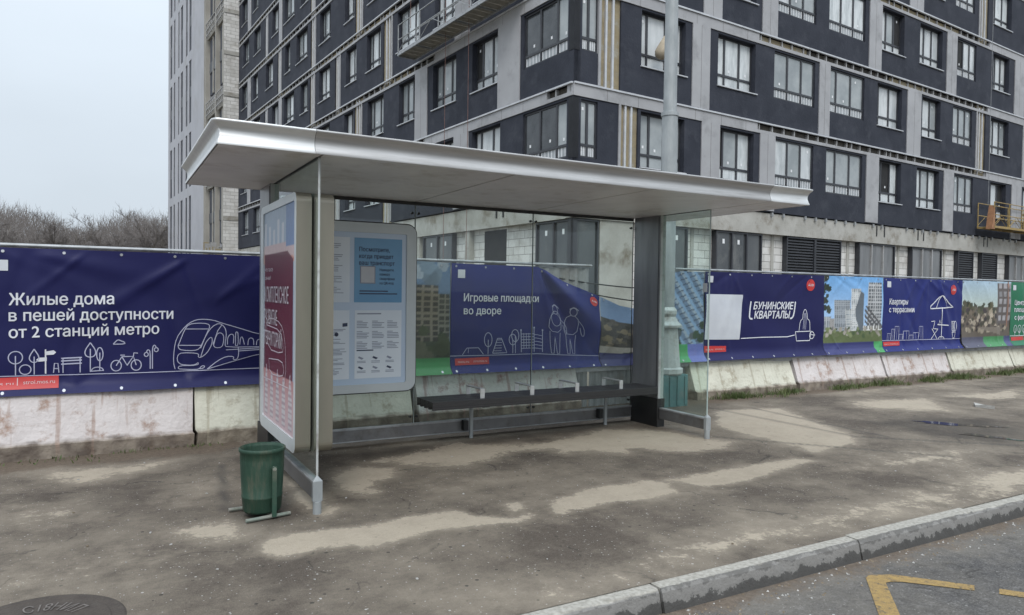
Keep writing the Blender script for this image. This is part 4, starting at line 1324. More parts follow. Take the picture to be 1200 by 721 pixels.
TRAIN = [[(.613, .762), (.598, .828), (.603, .959), (.627, 1.078), (.682, 1.165), (.742, 1.23), (.813, 1.265), (.884, 1.27), (.978, 1.259), (1.061, 1.227), (1.21, 1.18), (1.44, 1.102), (2.0, .99)],
         [(.642, 1.001), (.652, 1.023), (.702, 1.165), (.742, 1.219), (.833, 1.231), (.926, 1.222), (.945, 1.194), (.916, 1.128), (.875, 1.029), (.844, .963), (.793, .944), (.682, .951), (.647, .968), (.642, 1.001)],
         [(.712, 1.17), (.926, 1.167)], [(.647, 1.003), (.865, .998)],
         [(.633, .87), (.643, .908), (.682, .926), (.814, .919), (.839, .902), (.829, .88), (.855, .868), (.917, .916), (.963, 1.004), (.968, 1.071), (.947, 1.083), (.896, 1.017), (.855, .874)],
         [(.633, .87), (.638, .832), (.673, .803), (.743, .795), (.804, .798), (.835, .824), (.83, .791), (.653, .793), (.641, .771), (.653, .758), (.814, .747), (.845, .757), (.865, .784), (.896, .783), (.886, .761), (.845, .754)],
         [(.855, .968), (.906, 1.106), (.967, 1.194), (1.03, 1.227), (1.072, 1.204), (1.099, 1.159), (1.104, 1.091), (1.089, 1.001), (1.105, .972), (1.44, .969), (2.0, .96)],
         [(.973, 1.004), (1.02, 1.149), (1.061, 1.21)], [(.979, .992), (1.004, 1.104), (1.041, 1.131), (1.078, 1.103), (1.078, 1.035), (1.062, .973), (.999, .967), (.979, .992)],
         [(1.115, 1.0), (1.115, 1.068), (1.141, 1.11), (1.179, 1.106), (1.174, 1.01)], [(1.195, .987), (1.195, 1.123), (1.209, 1.136), (1.222, 1.117), (1.222, .986), (1.195, .987)],
         [(1.238, .997), (1.245, 1.071), (1.265, 1.082), (1.285, .996)], [(1.32, .989), (1.325, 1.052), (1.352, 1.069), (1.379, 1.051), (1.38, .988)], [(1.407, .987), (1.412, 1.039), (1.44, 1.052), (1.465, 1.03), (1.465, .985)],
         [(.917, .749), (1.021, .834), (1.105, .876), (1.18, .874), (1.169, .84), (1.212, .839), (1.228, .895), (1.222, .975)], [(.917, .749), (1.191, .828), (1.441, .894), (2.0, .95)], [(1.1, .944), (1.441, .957)], [(1.222, .929), (1.441, .94)]]
for pl in TRAIN: cv.stroke(pl, .0075, PALE, smooth=1 if len(pl) > 3 else 0)
cv.quad((X0 + .02, .74), (-.395, .745), (-.395, .63), (X0 + .02, .632), REDP, .004)
cv.text('mos.ru', -.95, .668, .20, .036, PINKT, .007); cv.text('stroi.mos.ru', -.675, .674, .25, .036, PINKT, .007); cv.stroke([(-.72, .65), (-.72, .735)], .008, PINKT, .007)
cv.quad((X0 + .07, 1.83), (-.79, 1.83), (-.79, 1.73), (X0 + .07, 1.73), QRW, .004)
eyelets(cv, X0 + .16, X1, ZB, ZT)
finish(cv, 'banner', 'navy banner with white wording and a line drawing of a train, left of the shelter', BG, X0)

def sag(x):
    pts = [(3.0, 1.96), (3.72, 1.94), (4.98, 1.93), (5.4, 1.745), (5.85, 1.60), (6.35, 1.42), (6.66, 1.37), (6.95, 1.5), (7.3, 1.9), (7.5, 1.935), (9, 1.95)]
    for (a, za), (b_, zz) in zip(pts[:-1], pts[1:]):
        if a <= x <= b_:
            t_ = (x - a) / (b_ - a)
            return za + (zz - za) * t_
    return 1.945


SAGF = [(5.0, 1.93, .75, -.65, .11, .075, 1.8), (5.0, 1.93, .5, -.86, .06, -.05, 1.5), (5.0, 1.93, .93, -.36, .14, -.03, 1.8), (5.0, 1.9, .25, -.97, .05, .025, 1.3), (7.4, 1.9, -.7, -.7, .1, .03, 1.2), (7.4, 1.9, -.95, -.3, .08, .03, 1.2)]


# pictures printed on the banners: simple generic scenes worked out per vertex
def H(x, z, s=0):
    return np.modf(np.abs(np.sin(x * 127.1 + z * 311.7 + s * 74.7) * 43758.5453))[0]


def bldg(col, u, v, u0, u1, v0, v1, c, nw, nf, win, seed=0):
    m = (u >= u0) & (u < u1) & (v >= v0) & (v < v1)
    fu, fv = (u - u0) / (u1 - u0) * nw, (v - v0) / (v1 - v0) * nf
    w = m & (np.modf(fu)[0] > .3) & (np.modf(fv)[0] > .35)
    col[m] = c
    col[w] = np.array(win)[None] * (.7 + .6 * H(np.floor(fu), np.floor(fv), seed))[w][:, None]


def blobs(col, u, v, rr, n, box, r, cs):
    for _ in range(n):
        cx, cy, s = rr.uniform(box[0], box[1]), rr.uniform(box[2], box[3]), rr.uniform(.4, 1) * r
        d = np.hypot((u - cx) * 1.2, v - cy) + .25 * s * (H(np.floor(u * 60), np.floor(v * 60)) - .5)
        col[d < s] = np.array(rr.choice(cs)) * rr.uniform(.7, 1.25)


def pic_street(u, v):
    rr = random.Random(2)
    col = np.zeros((len(u), 3)); col[:] = np.array([.07, .13, .22])[None] + (1 - v)[:, None] * np.array([.15, .15, .13])
    blobs(col, u, v, rr, 16, (0, 1, .78, 1.0), .09, [(.22, .26, .30), (.12, .17, .22)])
    bldg(col, u, v, .0, .35, .2, .70, (.2, .19, .17), 5, 8, (.07, .08, .1), 1)
    bldg(col, u, v, .36, .9, .22, .80, (.22, .19, .14), 8, 11, (.05, .045, .035), 2)
    bldg(col, u, v, .9, 1.0, .22, .72, (.2, .19, .15), 2, 10, (.05, .05, .04), 3)
    col[v < .3] = (.05, .065, .035)
    blobs(col, u, v, rr, 60, (0, 1, .14, .4), .07, [(.03, .045, .02), (.06, .075, .03), (.10, .10, .06)])
    col[v < .1] = (.02, .025, .10); col[(v < .15) & (u > .55)] = (.05, .26, .08)
    return col


def pic_glass(u, v):
    rr = random.Random(5)
    col = np.zeros((len(u), 3)); col[:] = (.12, .17, .26)
    k_ = np.modf(np.abs(u * 9 + v * 5))[0]; k2 = np.modf(np.abs(v * 16 - u * 6))[0]
    col[k_ > .72] = (.28, .33, .40); col[k2 > .8] = (.05, .06, .09)
    col[(u > .62) & (k_ < .3)] = (.2, .3, .45)
    m = u < .45
    col[m] = np.array([.16, .24, .38])
    col[m & (v < .72)] = (.05, .045, .04)
    blobs(col, u, v, rr, 50, (0, .45, .25, .7), .05, [(.04, .035, .03), (.16, .13, .08), (.08, .07, .06), (.25, .2, .13)])
    col[m & (v < .3) & (v > .16 + .2 * u)] = (.34, .31, .27)
    blobs(col, u, v, rr, 26, (.5, 1, .2, .4), .06, [(.03, .05, .03), (.08, .09, .1)])
    col[v < .2] = np.where((u < .68)[:, None], np.array([.02, .022, .1]), np.where((u < .83)[:, None], np.array([.05, .26, .09]), np.array([.12, .14, .4])))[v < .2]
    return col


def pic_city(u, v):
    rr = random.Random(4)
    col = np.zeros((len(u), 3)); col[:] = np.array([.15, .36, .66])[None] + ((1 - v) ** 1.2)[:, None] * np.array([.45, .38, .25])
    bldg(col, u, v, 0, .12, .3, .48, (.42, .44, .46), 3, 7, (.2, .23, .26), 1)
    bldg(col, u, v, .1, .22, .3, .46, (.36, .35, .34), 4, 6, (.2, .2, .2), 2)
    bldg(col, u, v, .17, .45, .28, .70, (.33, .36, .39), 9, 15, (.15, .17, .19), 3)
    bldg(col, u, v, .36, .52, .3, .58, (.48, .49, .48), 5, 9, (.25, .28, .3), 4)
    bldg(col, u, v, .46, .62, .3, .84, (.60, .61, .60), 5, 20, (.33, .36, .38), 5)
    mm = (u > .58 + .05 * np.sin(v * 9)) & (u < .68) & (v > .28) & (v < .84 - (u - .58) * .6)
    col[mm] = (.11, .13, .15)
    bldg(col, u, v, .74, .97, .3, .93, (.45, .46, .47), 6, 14, (.10, .11, .12), 6)
    s_ = (u > .70) & (v < .62) & (v < .95 - .95 * (u - .38)) & (v > .3); k_ = np.modf(np.abs(u * 14 + v * 14))[0]
    col[s_ & (k_ > .4)] = (.08, .08, .085)
    bldg(col, u, v, .66, .98, .28, .36, (.7, .7, .68), 7, 1, (.2, .2, .19), 8)
    blobs(col, u, v, rr, 12, (0, .09, .55, 1.0), .06, [(.02, .035, .02), (.04, .05, .03)])
    g_ = (v < .3); col[g_] = (.10, .13, .05)
    blobs(col, u, v, rr, 50, (0, 1, .22, .33), .035, [(.05, .08, .03), (.16, .19, .09), (.3, .28, .24)])
    col[v < .15] = (.022, .026, .13); col[(v < .15) & (u > .86)] = (.05, .28, .09)
    return col


def pic_terrace(u, v):
    rr = random.Random(9)
    col = np.zeros((len(u), 3)); col[:] = np.array([.34, .46, .56])[None] + ((1 - v))[:, None] * np.array([.28, .16, -.22])
    m = v < .6
    col[m] = (.11, .09, .07)
    blobs(col, u, v, rr, 60, (0, .75, .5, .66), .05, [(.04, .045, .025), (.08, .075, .04)])
    blobs(col, u, v, rr, 130, (0, .9, .24, .56), .045, [(.05, .045, .03), (.28, .24, .18), (.14, .11, .08), (.42, .36, .28), (.04, .03, .03)])
    bldg(col, u, v, .72, 1.0, .35, .98, (.10, .085, .08), 3, 5, (.28, .27, .28), 3)
    col[(u > .92) & (u < .95) & (v > .3)] = (.25, .13, .09)
    col[(v < .3) & (v > .12 + .25 * (1 - u)) & (u < .8)] = (.2, .17, .14)
    col[v < .16] = (.07, .07, .11); col[(v < .16) & (u > .45) & (u < .88)] = (.05, .22, .08); col[(v < .16) & (u >= .88)] = (.05, .06, .16)
    return col


def picture_banner(x0, x1, fold, fn, top, label, step=.017, also=None):
    cv = Canvas(banner_map(fold, top, ZB))
    nx, nz = cv.fill(x0, x1, ZB, ZT, step, PIC)
    U, V = np.meshgrid(np.linspace(0, 1, nx), np.linspace(0, 1, nz))
    if also: also(cv)
    eyelets(cv, x0, x1, ZB, ZT)
    o = finish(cv, 'banner', label, BG, x0)
    set_print(o, nx * nz, fn(U.ravel(), V.ravel()))
    return o


picture_banner(2.08, 3.705, folds(2.08, 3.7, ZB, ZT, 21, .014, 12), pic_street, sag, 'picture banner of a tan apartment block, beside the information board')

# blue banner with playground drawings, partly come down
X0, X1 = 3.715, 6.0
sagfold = folds(X0, 8.0, ZB, ZT, 12, .01, 10, SAGF)
cv = Canvas(banner_map(sagfold, sag, ZB))
cv.fill(X0, X1, ZB, ZT, .022, NAVY2)
cv.text('Игровые площадки', 3.89, 1.475, 1.10, .095, WHITE, .007, bold=.016)
cv.text('во дворе', 3.89, 1.312, .54, .092, WHITE, .007, bold=.016)
cv.quad((3.80, 1.87), (3.90, 1.87), (3.90, 1.765), (3.80, 1.765), QRW)
cv.stroke([(X0, .79), (4.4, .785), (5.1, .782), (X1, .775)], .009, PALE)
cv.stroke([(3.88, .80), (3.94, .885), (4.10, .885), (4.17, .80)], .009, PALE); cv.stroke([(3.96, .885), (3.96, .82)], .006, PALE)
for xx, zz, h in ((4.235, .985, .09), (4.6, .98, .07), (4.64, 1.03, .08)):
    cv.ring(xx, zz, .055, h, .009, PALE); cv.stroke([(xx, .8), (xx, zz)], .009, PALE)
cv.stroke([(4.30, .81), (4.37, 1.0), (4.43, 1.0), (4.51, .81)], .01, PALE, closed=True)
for i in range(5): cv.stroke([(4.32 + i * .012, .84 + i * .035), (4.43 + i * .002, .84 + i * .035)], .007, PALE)
for xx, t_ in ((4.73, 1.09), (4.93, 1.12), (5.06, 1.10)): cv.stroke([(xx, .81), (xx, t_)], .011, PALE); cv.ell(xx, t_ + .01, .012, .014, PALE, .006)
for i in range(6): cv.stroke([(4.73, .86 + i * .038), (4.93, .86 + i * .038)], .007, PALE)
for i in range(4): cv.stroke([(4.77 + i * .04, .86), (4.77 + i * .04, 1.06)], .007, PALE)
for i in range(5): cv.stroke([(4.93, .86 + i * .045), (5.06, .85 + i * .045)], .007, PALE)
for kx, hz in ((5.26, 1.45), (5.53, 1.49)):                                                           # two walking children, outline only
    cv.ring(kx, hz, .05, .065, .008, PALE); cv.stroke([(kx - .06, hz + .03), (kx, hz + .085), (kx + .07, hz + .04)], .01, PALE, smooth=1)
    cv.stroke([(kx - .03, hz - .06), (kx - .10, hz - .12), (kx - .11, 1.12), (kx + .09, 1.12), (kx + .10, hz - .12), (kx + .03, hz - .06)], .008, PALE, smooth=1)
    cv.stroke([(kx - .09, 1.12), (kx - .08, .95), (kx - .06, .8), (kx - .02, .8), (kx - .01, 1.05), (kx + .03, .8), (kx + .07, .8), (kx + .08, 1.12)], .008, PALE)
    cv.stroke([(kx + .10, hz - .13), (kx + .19, 1.26), (kx + .21, 1.12), (kx + .17, 1.11), (kx + .13, 1.25)], .008, PALE, smooth=1)
cv.ring(5.27, 1.32, .085, .11, .008, PALE)
cv.ell(5.9, 1.80, .065, .085, REDP, .005); cv.text('А101', 5.86, 1.785, .085, .035, WHITE, .009)
cv.quad((3.78, .755), (4.25, .765), (4.25, .675), (3.78, .672), REDP); cv.text('mos.ru', 3.82, .70, .15, .03, PINKT, .007); cv.text('stroi.mos.ru', 4.03, .703, .19, .03, PINKT, .007)
eyelets(cv, X0, X1, ZB, ZT, .42)
finish(cv, 'banner', 'blue banner with playground drawings sagging behind the bench', BG, X0)
picture_banner(6.01, 7.99, sagfold, pic_glass, sag, 'picture banner of dark glass facades behind the lamp post base')

# navy banner with the white panel
X0, X1 = 8.0, 10.82
cv = Canvas(banner_map(folds(X0, X1, ZB, ZT, 31, .010, 14), None, ZB))
cv.fill(X0, X1, ZB, ZT, .03, NAVY2 if False else NAVY)
cv.quad((8.03, 1.60), (8.83, 1.595), (8.77, .885), (7.985 + .03, .90), QRW)
BUN = [('БУНИНСКИЕ', 9.08, 1.365, .94, .115), ('КВАРТАЛЫ', 9.10, 1.215, .84, .118)]
for tx, a, b_, w, cp in BUN: cv.text(tx, a, b_, w, cp, WHITE, .008, bold=.03, slant=.18)
cv.stroke([(9.02, 1.49), (8.985, 1.26), (9.0, 1.215), (9.06, 1.21)], .028, WHITE, smooth=1)
cv.stroke([(10.09, 1.49), (10.06, 1.27), (10.02, 1.215), (9.97, 1.21)], .028, WHITE, smooth=1)
cv.stroke([(8.8, .90), (9.3, .91), (9.9, .905), (10.09, .93)], .013, WHITE); cv.stroke([(10.5, .93), (10.6, .92)], .012, WHITE)
cv.stroke([(10.11, .985), (10.50, .99), (10.47, .83), (10.13, .83)], .013, WHITE, closed=True)
cv.ring(10.52, .92, .055, .06, .013, WHITE)
cv.stroke([(10.2, 1.0), (10.22, 1.17), (10.28, 1.2), (10.28, 1.3), (10.33, 1.38), (10.38, 1.3), (10.39, 1.2), (10.45, 1.17), (10.47, 1.0)], .012, WHITE, smooth=1)
for dx in (-.03, .0, .03): cv.stroke([(10.33 + dx, 1.02), (10.335 + dx, 1.2), (10.335 + dx * .5, 1.3)], .009, PALE)
cv.quad((7.98 + .03, .80), (8.47, .79), (8.47, .70), (8.01, .70), REDP); cv.text('mos.ru', 8.04, .73, .15, .03, PINKT, .007); cv.text('stroi.mos.ru', 8.23, .733, .2, .03, PINKT, .007)
cv.ell(10.45, 1.775, .11, .10, REDP, .005, 24); cv.text('А101', 10.38, 1.755, .14, .04, WHITE, .009, bold=.03)
cv.quad((8.06, 1.88), (8.17, 1.88), (8.17, 1.78), (8.06, 1.78), QRW)
eyelets(cv, X0, X1, ZB, ZT)
finish(cv, 'banner', 'navy banner with a blank white square and bracketed white lettering, right of the shelter', BG, X0)
picture_banner(10.83, 12.49, folds(10.83, 12.5, ZB, ZT, 41, .014, 12), pic_city, None, 'picture banner of pale towers under a blue sky')

# blue banner with the parasol drawing
X0, X1 = 12.5, 15.13
cv = Canvas(banner_map(folds(X0, X1, ZB, ZT, 51, .016, 14, [(14.3, 1.93, .35, -.93, .08, .04, 1.6), (13.9, 1.93, -.5, -.8, .07, .025, 1.4)]), None, ZB))
cv.fill(X0, X1, ZB, ZT, .03, NAVY2)
cv.text('Квартиры', 12.69, 1.452, .57, .105, WHITE, .009, bold=.02)
cv.text('с террасами', 12.69, 1.306, .77, .10, WHITE, .009, bold=.02)
cv.quad((12.6, 1.88), (12.72, 1.88), (12.72, 1.77), (12.6, 1.77), QRW)
cv.stroke([(14.02, 1.42), (14.38, 1.63), (14.80, 1.40), (14.02, 1.37)], .02, WHITE, closed=True, off=.008); cv.stroke([(14.2, 1.38), (14.38, 1.63), (14.6, 1.39)], .014, WHITE, .008)
cv.stroke([(14.40, 1.4), (14.42, .79)], .02, WHITE, .008); cv.ring(14.42, .77, .1, .05, .014, WHITE, .008, a0=0, a1=180)
cv.stroke([(14.25, 1.06), (14.62, 1.04)], .02, WHITE, .008); cv.stroke([(14.3, 1.07), (14.32, 1.15), (14.36, 1.08)], .012, WHITE, .008)
cv.stroke([(14.05, 1.12), (14.16, 1.13), (14.12, .98), (14.28, .97)], .014, WHITE, .008); cv.stroke([(14.05, .77), (14.27, .96)], .014, WHITE, .008); cv.stroke([(14.08, .98), (14.28, .77)], .014, WHITE, .008)
cv.stroke([(14.78, .9), (14.92, .9), (14.9, .78), (14.8, .78)], .014, WHITE, .008, closed=True)
for dx in (-.07, 0, .07): cv.ring(14.85 + dx * .7, 1.02, .04, .1, .011, WHITE, .008)
cv.stroke([(X0, .78), (13.5, .775), (X1, .765)], .011, PALE, .008)
cx_ = 12.66
for h_, w_ in ((.12, .1), (.2, .09), (.25, .12), (.1, .12), (.16, .16), (.08, .14), (.12, .2), (.24, .12)):
    cv.stroke([(cx_, .79), (cx_, .79 + h_), (cx_ + w_, .79 + h_), (cx_ + w_, .79)], .009, PALE, .008); cv.stroke([(cx_ + w_ * .5, .79), (cx_ + w_ * .5, .79 + h_)], .006, PALE, .008); cx_ += w_ + .01
cv.quad((12.55, .755), (13.02, .76), (13.02, .68), (12.55, .675), REDP); cv.text('mos.ru | stroi.mos.ru', 12.58, .70, .4, .028, PINKT, .009)
cv.ell(14.79, 1.75, .11, .10, REDP, .006, 24); cv.text('А101', 14.72, 1.73, .14, .04, WHITE, .011, bold=.03)
eyelets(cv, X0, X1, ZB, ZT)
finish(cv, 'banner', 'blue banner with a white line drawing of a parasol', BG, X0)
picture_banner(15.14, 17.04, folds(15.14, 17.04, ZB, ZT, 61, .014, 12), pic_terrace, None, 'picture banner of a crowded terrace at dusk', step=.022)
X0, X1 = 17.05, 20.2
cv = Canvas(banner_map(folds(X0, X1, ZB, ZT, 71, .012, 10), None, ZB))
cv.fill(X0, X1, ZB, ZT, .04, GREENV)
for tx, zz, w in (('Центральная', 1.455, .85), ('площадь', 1.30, .62), ('с фонтаном', 1.13, .78)): cv.text(tx, 17.21, zz, w, .10, WHITE, .009, bold=.02)
cv.quad((17.12, 1.88), (17.24, 1.88), (17.24, 1.77), (17.12, 1.77), QRW)
cv.stroke([(X0, .78), (X1, .77)], .012, WHITE, .008)
for xx in (17.25, 17.42, 17.6): cv.ring(xx, .93, .06, .08, .012, WHITE, .008); cv.stroke([(xx, .79), (xx, .95)], .012, WHITE, .008)
cv.quad((17.1, .755), (17.6, .76), (17.6, .68), (17.1, .675), REDP)
finish(cv, 'banner', 'green banner with white wording, last one on the right', BG, X0)

# ------------------------------------------------------------------ street lamp behind the shelter
LAMPG = mat('lamp_galvanised', (0.36, 0.38, 0.385), (0.27, 0.29, 0.295), scale=7, detail=6, rough=.5, metal=.25, stretch=(1, 1, .35))
LAMPW = mat('lamp_base_cast', (0.48, 0.50, 0.49), (0.38, 0.40, 0.39), scale=3, rough=.55, grime=(.25, .24, .22), gscale=5)
TEAL = mat('teal_plinth', (0.085, 0.20, 0.20), (0.06, 0.15, 0.155), scale=3, rough=.5, grime=(.12, .17, .165), gscale=4)
LX, LY = 7.0, 7.93
lamp = thing('street_lamp', (LX, LY, 0), 'grey street lamp post on a flared cast base behind the shelter', 'street lamp')
q = MB()
q.lathe([(.112, 1.3), (.112, 4.12), (.125, 4.12), (.125, 4.17), (.095, 4.18), (.085, 7), (.07, 9.3)], LX, LY, LAMPG, 20)
q.build('pole', lamp, smooth=False)
q = MB()
q.lathe([(.235, .45), (.25, .47), (.25, .53), (.215, .55), (.2, .7), (.18, .95), (.165, 1.1), (.22, 1.12), (.225, 1.15), (.17, 1.2), (.13, 1.27), (.15, 1.31), (.15, 1.36), (.12, 1.4), (.1, 1.42)], LX, LY, LAMPW, 12)
q.build('cast_base', lamp)
q = MB()
q.box(LX - .26, LX + .25, LY - .2, LY + .19, -.01, .45, TEAL)
for i in range(4): q.box(LX - .24 + i * .14, LX - .19 + i * .14, LY - .215, LY - .2, .02, .43, TEAL)
for i in range(3): q.box(LX + .25, LX + .262, LY - .17 + i * .13, LY - .12 + i * .13, .02, .43, TEAL)
q.build('plinth', lamp, bevel=.006)
q = MB()
q.tube((LX, LY, 9.25), (LX - .2, LY - 1.6, 9.7), .045, LAMPG, 10)
q.box(LX - .33, LX - .07, LY - 2.3, LY - 1.55, 9.64, 9.76, LAMPG)
q.build('lamp_head', lamp, bevel=.02)

# ------------------------------------------------------------------ bus shelter
RZ, RX0, RX1, RY0, RY1 = 2.53, .62, 6.34, 5.017, 7.162
XL, XR, PY0, PY1, GY = 1.31, 5.80, 6.65, 7.13, 7.155
sh_ = thing('bus_shelter', (3.5, 6.3, 0), 'aluminium and glass bus shelter with a long flat canopy', 'bus shelter')
PROF = [(0, RZ), (.002, RZ + .012), (-.008, RZ + .03), (-.018, RZ + .06), (-.018, RZ + .085), (-.008, RZ + .11), (.012, RZ + .132), (.032, RZ + .145), (.034, RZ + .158), (.02, RZ + .163), (-.06, RZ + .165)]


def rim(path, material, name):
    """sweep PROF along corner points [(x, y, nx, ny)], each with its outward mitre direction"""
    q = MB()
    n = len(PROF)
    vs = [(x + nx * o, y + ny * o, z) for x, y, nx, ny in path for o, z in PROF]
    fs = [(i * n + j, (i + 1) * n + j, (i + 1) * n + j + 1, i * n + j + 1) for i in range(len(path) - 1) for j in range(n - 1)]
    q.mesh(vs, fs, material)
    return q.build(name, sh_, smooth=True)


c1x, c2x = 1.255, 5.76
rim([(c1x, RY0, 0, -1), (c2x, RY0, 0, -1)], ALU, 'fascia')
def arc(cx, cy, r, a0, a1, n=4):
    return [(cx + r * math.cos(R(a0 + (a1 - a0) * i / n)), cy + r * math.sin(R(a0 + (a1 - a0) * i / n)), math.cos(R(a0 + (a1 - a0) * i / n)), math.sin(R(a0 + (a1 - a0) * i / n))) for i in range(n + 1)]
rc = .018
rim([(RX0 + .3, RY1, 0, 1)] + arc(RX0 + rc, RY1 - rc, rc, 90, 180) + arc(RX0 + rc, RY0 + rc, rc, 180, 270) + [(c1x - .003, RY0, 0, -1)], ALU_LIGHT, 'corner_fascia')
rim([(c2x + .003, RY0, 0, -1)] + arc(RX1 - rc, RY0 + rc, rc, 270, 360) + arc(RX1 - rc, RY1 - rc, rc, 0, 90) + [(RX1 - .3, RY1, 0, 1)], ALU_LIGHT, 'corner_fascia')
rim([(RX1 - .303, RY1, 0, 1), (RX0 + .303, RY1, 0, 1)], ALU, 'rear_fascia')
q = MB(); q.box(RX0 + .03, RX1 - .03, RY0 + .03, RY1 - .03, RZ + .02, RZ + .155, BLACK); q.build('roof_deck', sh_)
seams = [RX0 + .004, XL, 2.84, 4.265, XR, RX1 - .004]
for a, b_ in zip(seams[:-1], seams[1:]):
    q = MB(); q.box(a + .009, b_ - .009, RY0 + .006, RY1 - .006, RZ + .001, RZ + .018, CEIL); q.build('ceiling_panel', sh_)
for xp in (XL, XR):
    w = .045
    q = MB()
    q.box(xp - w, xp + w, PY0, PY1, .34, RZ, POST_STEEL)
    q.box(xp - w - .004, xp - w, PY0 + .02, PY0 + .028, .36, RZ - .02, BLACK)
    po = q.build('post', sh_, bevel=.004)
    q = MB(); q.box(xp - w + .006, xp + w - .006, PY0 - .004, PY0, .34, RZ - .001, LAMPW); q.build('lit_edge', po)  # pale strip paints the light along the post's front edge
    q = MB(); q.box(xp - w - .012, xp + w + .012, PY0 - .012, PY1 + .01, -.005, .34, BLACK); q.build('post_base', po, bevel=.004)
# back wall of glass
for a, b_ in ((XL + .05, 2.835), (2.847, 4.285), (4.297, XR - .05)):
    q = MB(); q.box(a, b_, GY, GY + .01, .19, RZ - .035, GLASS)
    for cx_, cz_ in ((a + .03, .26), (b_ - .03, .26), (a + .03, RZ - .12), (b_ - .03, RZ - .12)): q.tube((cx_, GY - .008, cz_), (cx_, GY + .018, cz_), .014, BLACK, 10)
    gp = q.build('glass_pane', sh_)
    q = MB()
    q.box(a - .006, a - .001, GY - .001, GY + .011, .19, RZ - .035, GLASS_EDGE)
    q.build('pane_edge', gp)
    q = MB(); q.box(b_ + .001, b_ + .005, GY - .001, GY + .011, .19, RZ - .035, DARKSEAL); q.build('pane_seal', gp)
q = MB()
q.box(XL + .05, XR - .05, GY - .012, GY + .024, RZ - .033, RZ - .001, DARKSEAL)
q.build('head_channel', sh_)
q = MB()
q.box(XL + .05, XR - .05, GY - .028, GY + .036, .05, .19, STEEL)
q.box(XL + .05, XR - .05, GY - .036, GY - .028, .172, .196, GALV)
q.box(XL + .05, XR - .05, GY - .034, GY - .028, .05, .062, GALV)
q.build('bottom_rail', sh_, bevel=.003)
# glass wings on the short sides
for xp, yf in ((XL, 5.135), (XR, 5.88)):
    q = MB(); q.box(xp - .006, xp + .006, yf, PY0 - .005, .225, RZ - .004, GLASS_SIDE); gp = q.build('side_glass', sh_)
    q = MB(); q.box(xp - .0075, xp + .0075, yf - .006, yf - .0005, .225, RZ - .004, LAMPW if xp == XL else GLASS_EDGE); q.build('pane_edge', gp)
    q = MB(); q.box(xp - .016, xp + .016, yf + .01, PY0 - .005, RZ - .003, RZ, DARKSEAL); q.build('head_channel', sh_)
    q = MB(); q.box(xp - .028, xp + .028, yf + .0, PY0 - .013, .10, .225, STEEL); q.box(xp - .032, xp + .032, yf, PY0 - .013, .212, .232, GALV)
    q.build('side_rail', sh_, bevel=.004)
    q = MB(); q.box(xp - .034, xp + .034, yf - .03, yf + .012, .09, .235, LAMPG); q.mesh([(xp - .034, yf - .03, .235), (xp + .034, yf - .03, .235), (xp + .034, yf + .012, .235), (xp - .034, yf + .012, .235), (xp, yf - .01, .275)], [(0, 1, 4), (1, 2, 4), (2, 3, 4), (3, 0, 4)], LAMPG)
    q.tube((xp, yf - .01, -.005), (xp, yf - .01, .09), .03, LAMPG, 14)
    q.build('foot', sh_, bevel=.003)


q = MB(); q.box(XR - .0075, XR - .0068, 5.9, 5.97, 1.62, 1.72, QRW); q.build('glass_sticker', sh_)


def rrect(a0, a1, b0, b1, r, n=6):
    pts = []
    for cx, cy, s in ((a1 - r, b0 + r, -90), (a1 - r, b1 - r, 0), (a0 + r, b1 - r, 90), (a0 + r, b0 + r, 180)):
        pts += [(cx + r * math.cos(R(s + 90 * i / n)), cy + r * math.sin(R(s + 90 * i / n))) for i in range(n + 1)]
    return pts


def slab(mb, to3, outer, d0, d1, side, front, inner=None, dr=0.012):
    """rounded slab from depth d0 (front) to d1 (back); with INNER the front is a frame round a recess"""
    n = len(outer)
    vs = [to3(a, b_, d0) for a, b_ in outer] + [to3(a, b_, d1) for a, b_ in outer]
    mb.mesh(vs, [(i, (i + 1) % n, n + (i + 1) % n, n + i) for i in range(n)], side)
    if inner is None:
        mb.mesh([to3(a, b_, d0) for a, b_ in outer], [tuple(range(n))], front)
    else:
        vs = [to3(a, b_, d0) for a, b_ in outer] + [to3(a, b_, d0) for a, b_ in inner] + [to3(a, b_, d0 + dr) for a, b_ in inner]
        mb.mesh(vs, [(i, (i + 1) % n, n + (i + 1) % n, n + i) for i in range(n)] + [(n + i, n + (i + 1) % n, 2 * n + (i + 1) % n, 2 * n + i) for i in range(n)], front)
    mb.mesh([to3(a, b_, d1) for a, b_ in outer], [tuple(range(n - 1, -1, -1))], side)


# advert box, one half on each side of the left glass wing
PICG = print_mat('poster_print', .5, .08)
BURG = mat('burgundy_print', (0.20, 0.012, 0.045), (0.17, 0.011, 0.04), scale=2, rough=.35, coat=.2)
POSTW = mat('poster_lettering', (0.62, 0.55, 0.58), (0.56, 0.5, 0.54), rough=.35, coat=.2)
AY0, AY1, AZ0, AZ1 = 5.275, 6.625, .40, 2.30
q = MB()
outer = rrect(AY0, AY1, AZ0, AZ1, .07); inner = rrect(AY0 + .06, AY1 - .10, AZ0 + .10, AZ1 - .06, .02)
slab(q, lambda a, b_, d: (1.185 + d, a, b_), outer, 0, XL - .014 - 1.185, OLIVE, FRAME_GREY, inner)
ad = q.build('advert_box', sh_)
q = MB()
slab(q, lambda a, b_, d: (XL + .014 + d, a, b_), outer, 0, .135, OLIVE, OLIVE)
q.build('advert_box', sh_)
pw, ph = AY1 - AY0 - .16, AZ1 - AZ0 - .16
cv = Canvas(lambda x, z, off: (1.185 + .0115 - off, AY1 - .10 - x, AZ0 + .10 + z))
nx, nz = cv.fill(0, pw, 0, ph, .012, PICG)


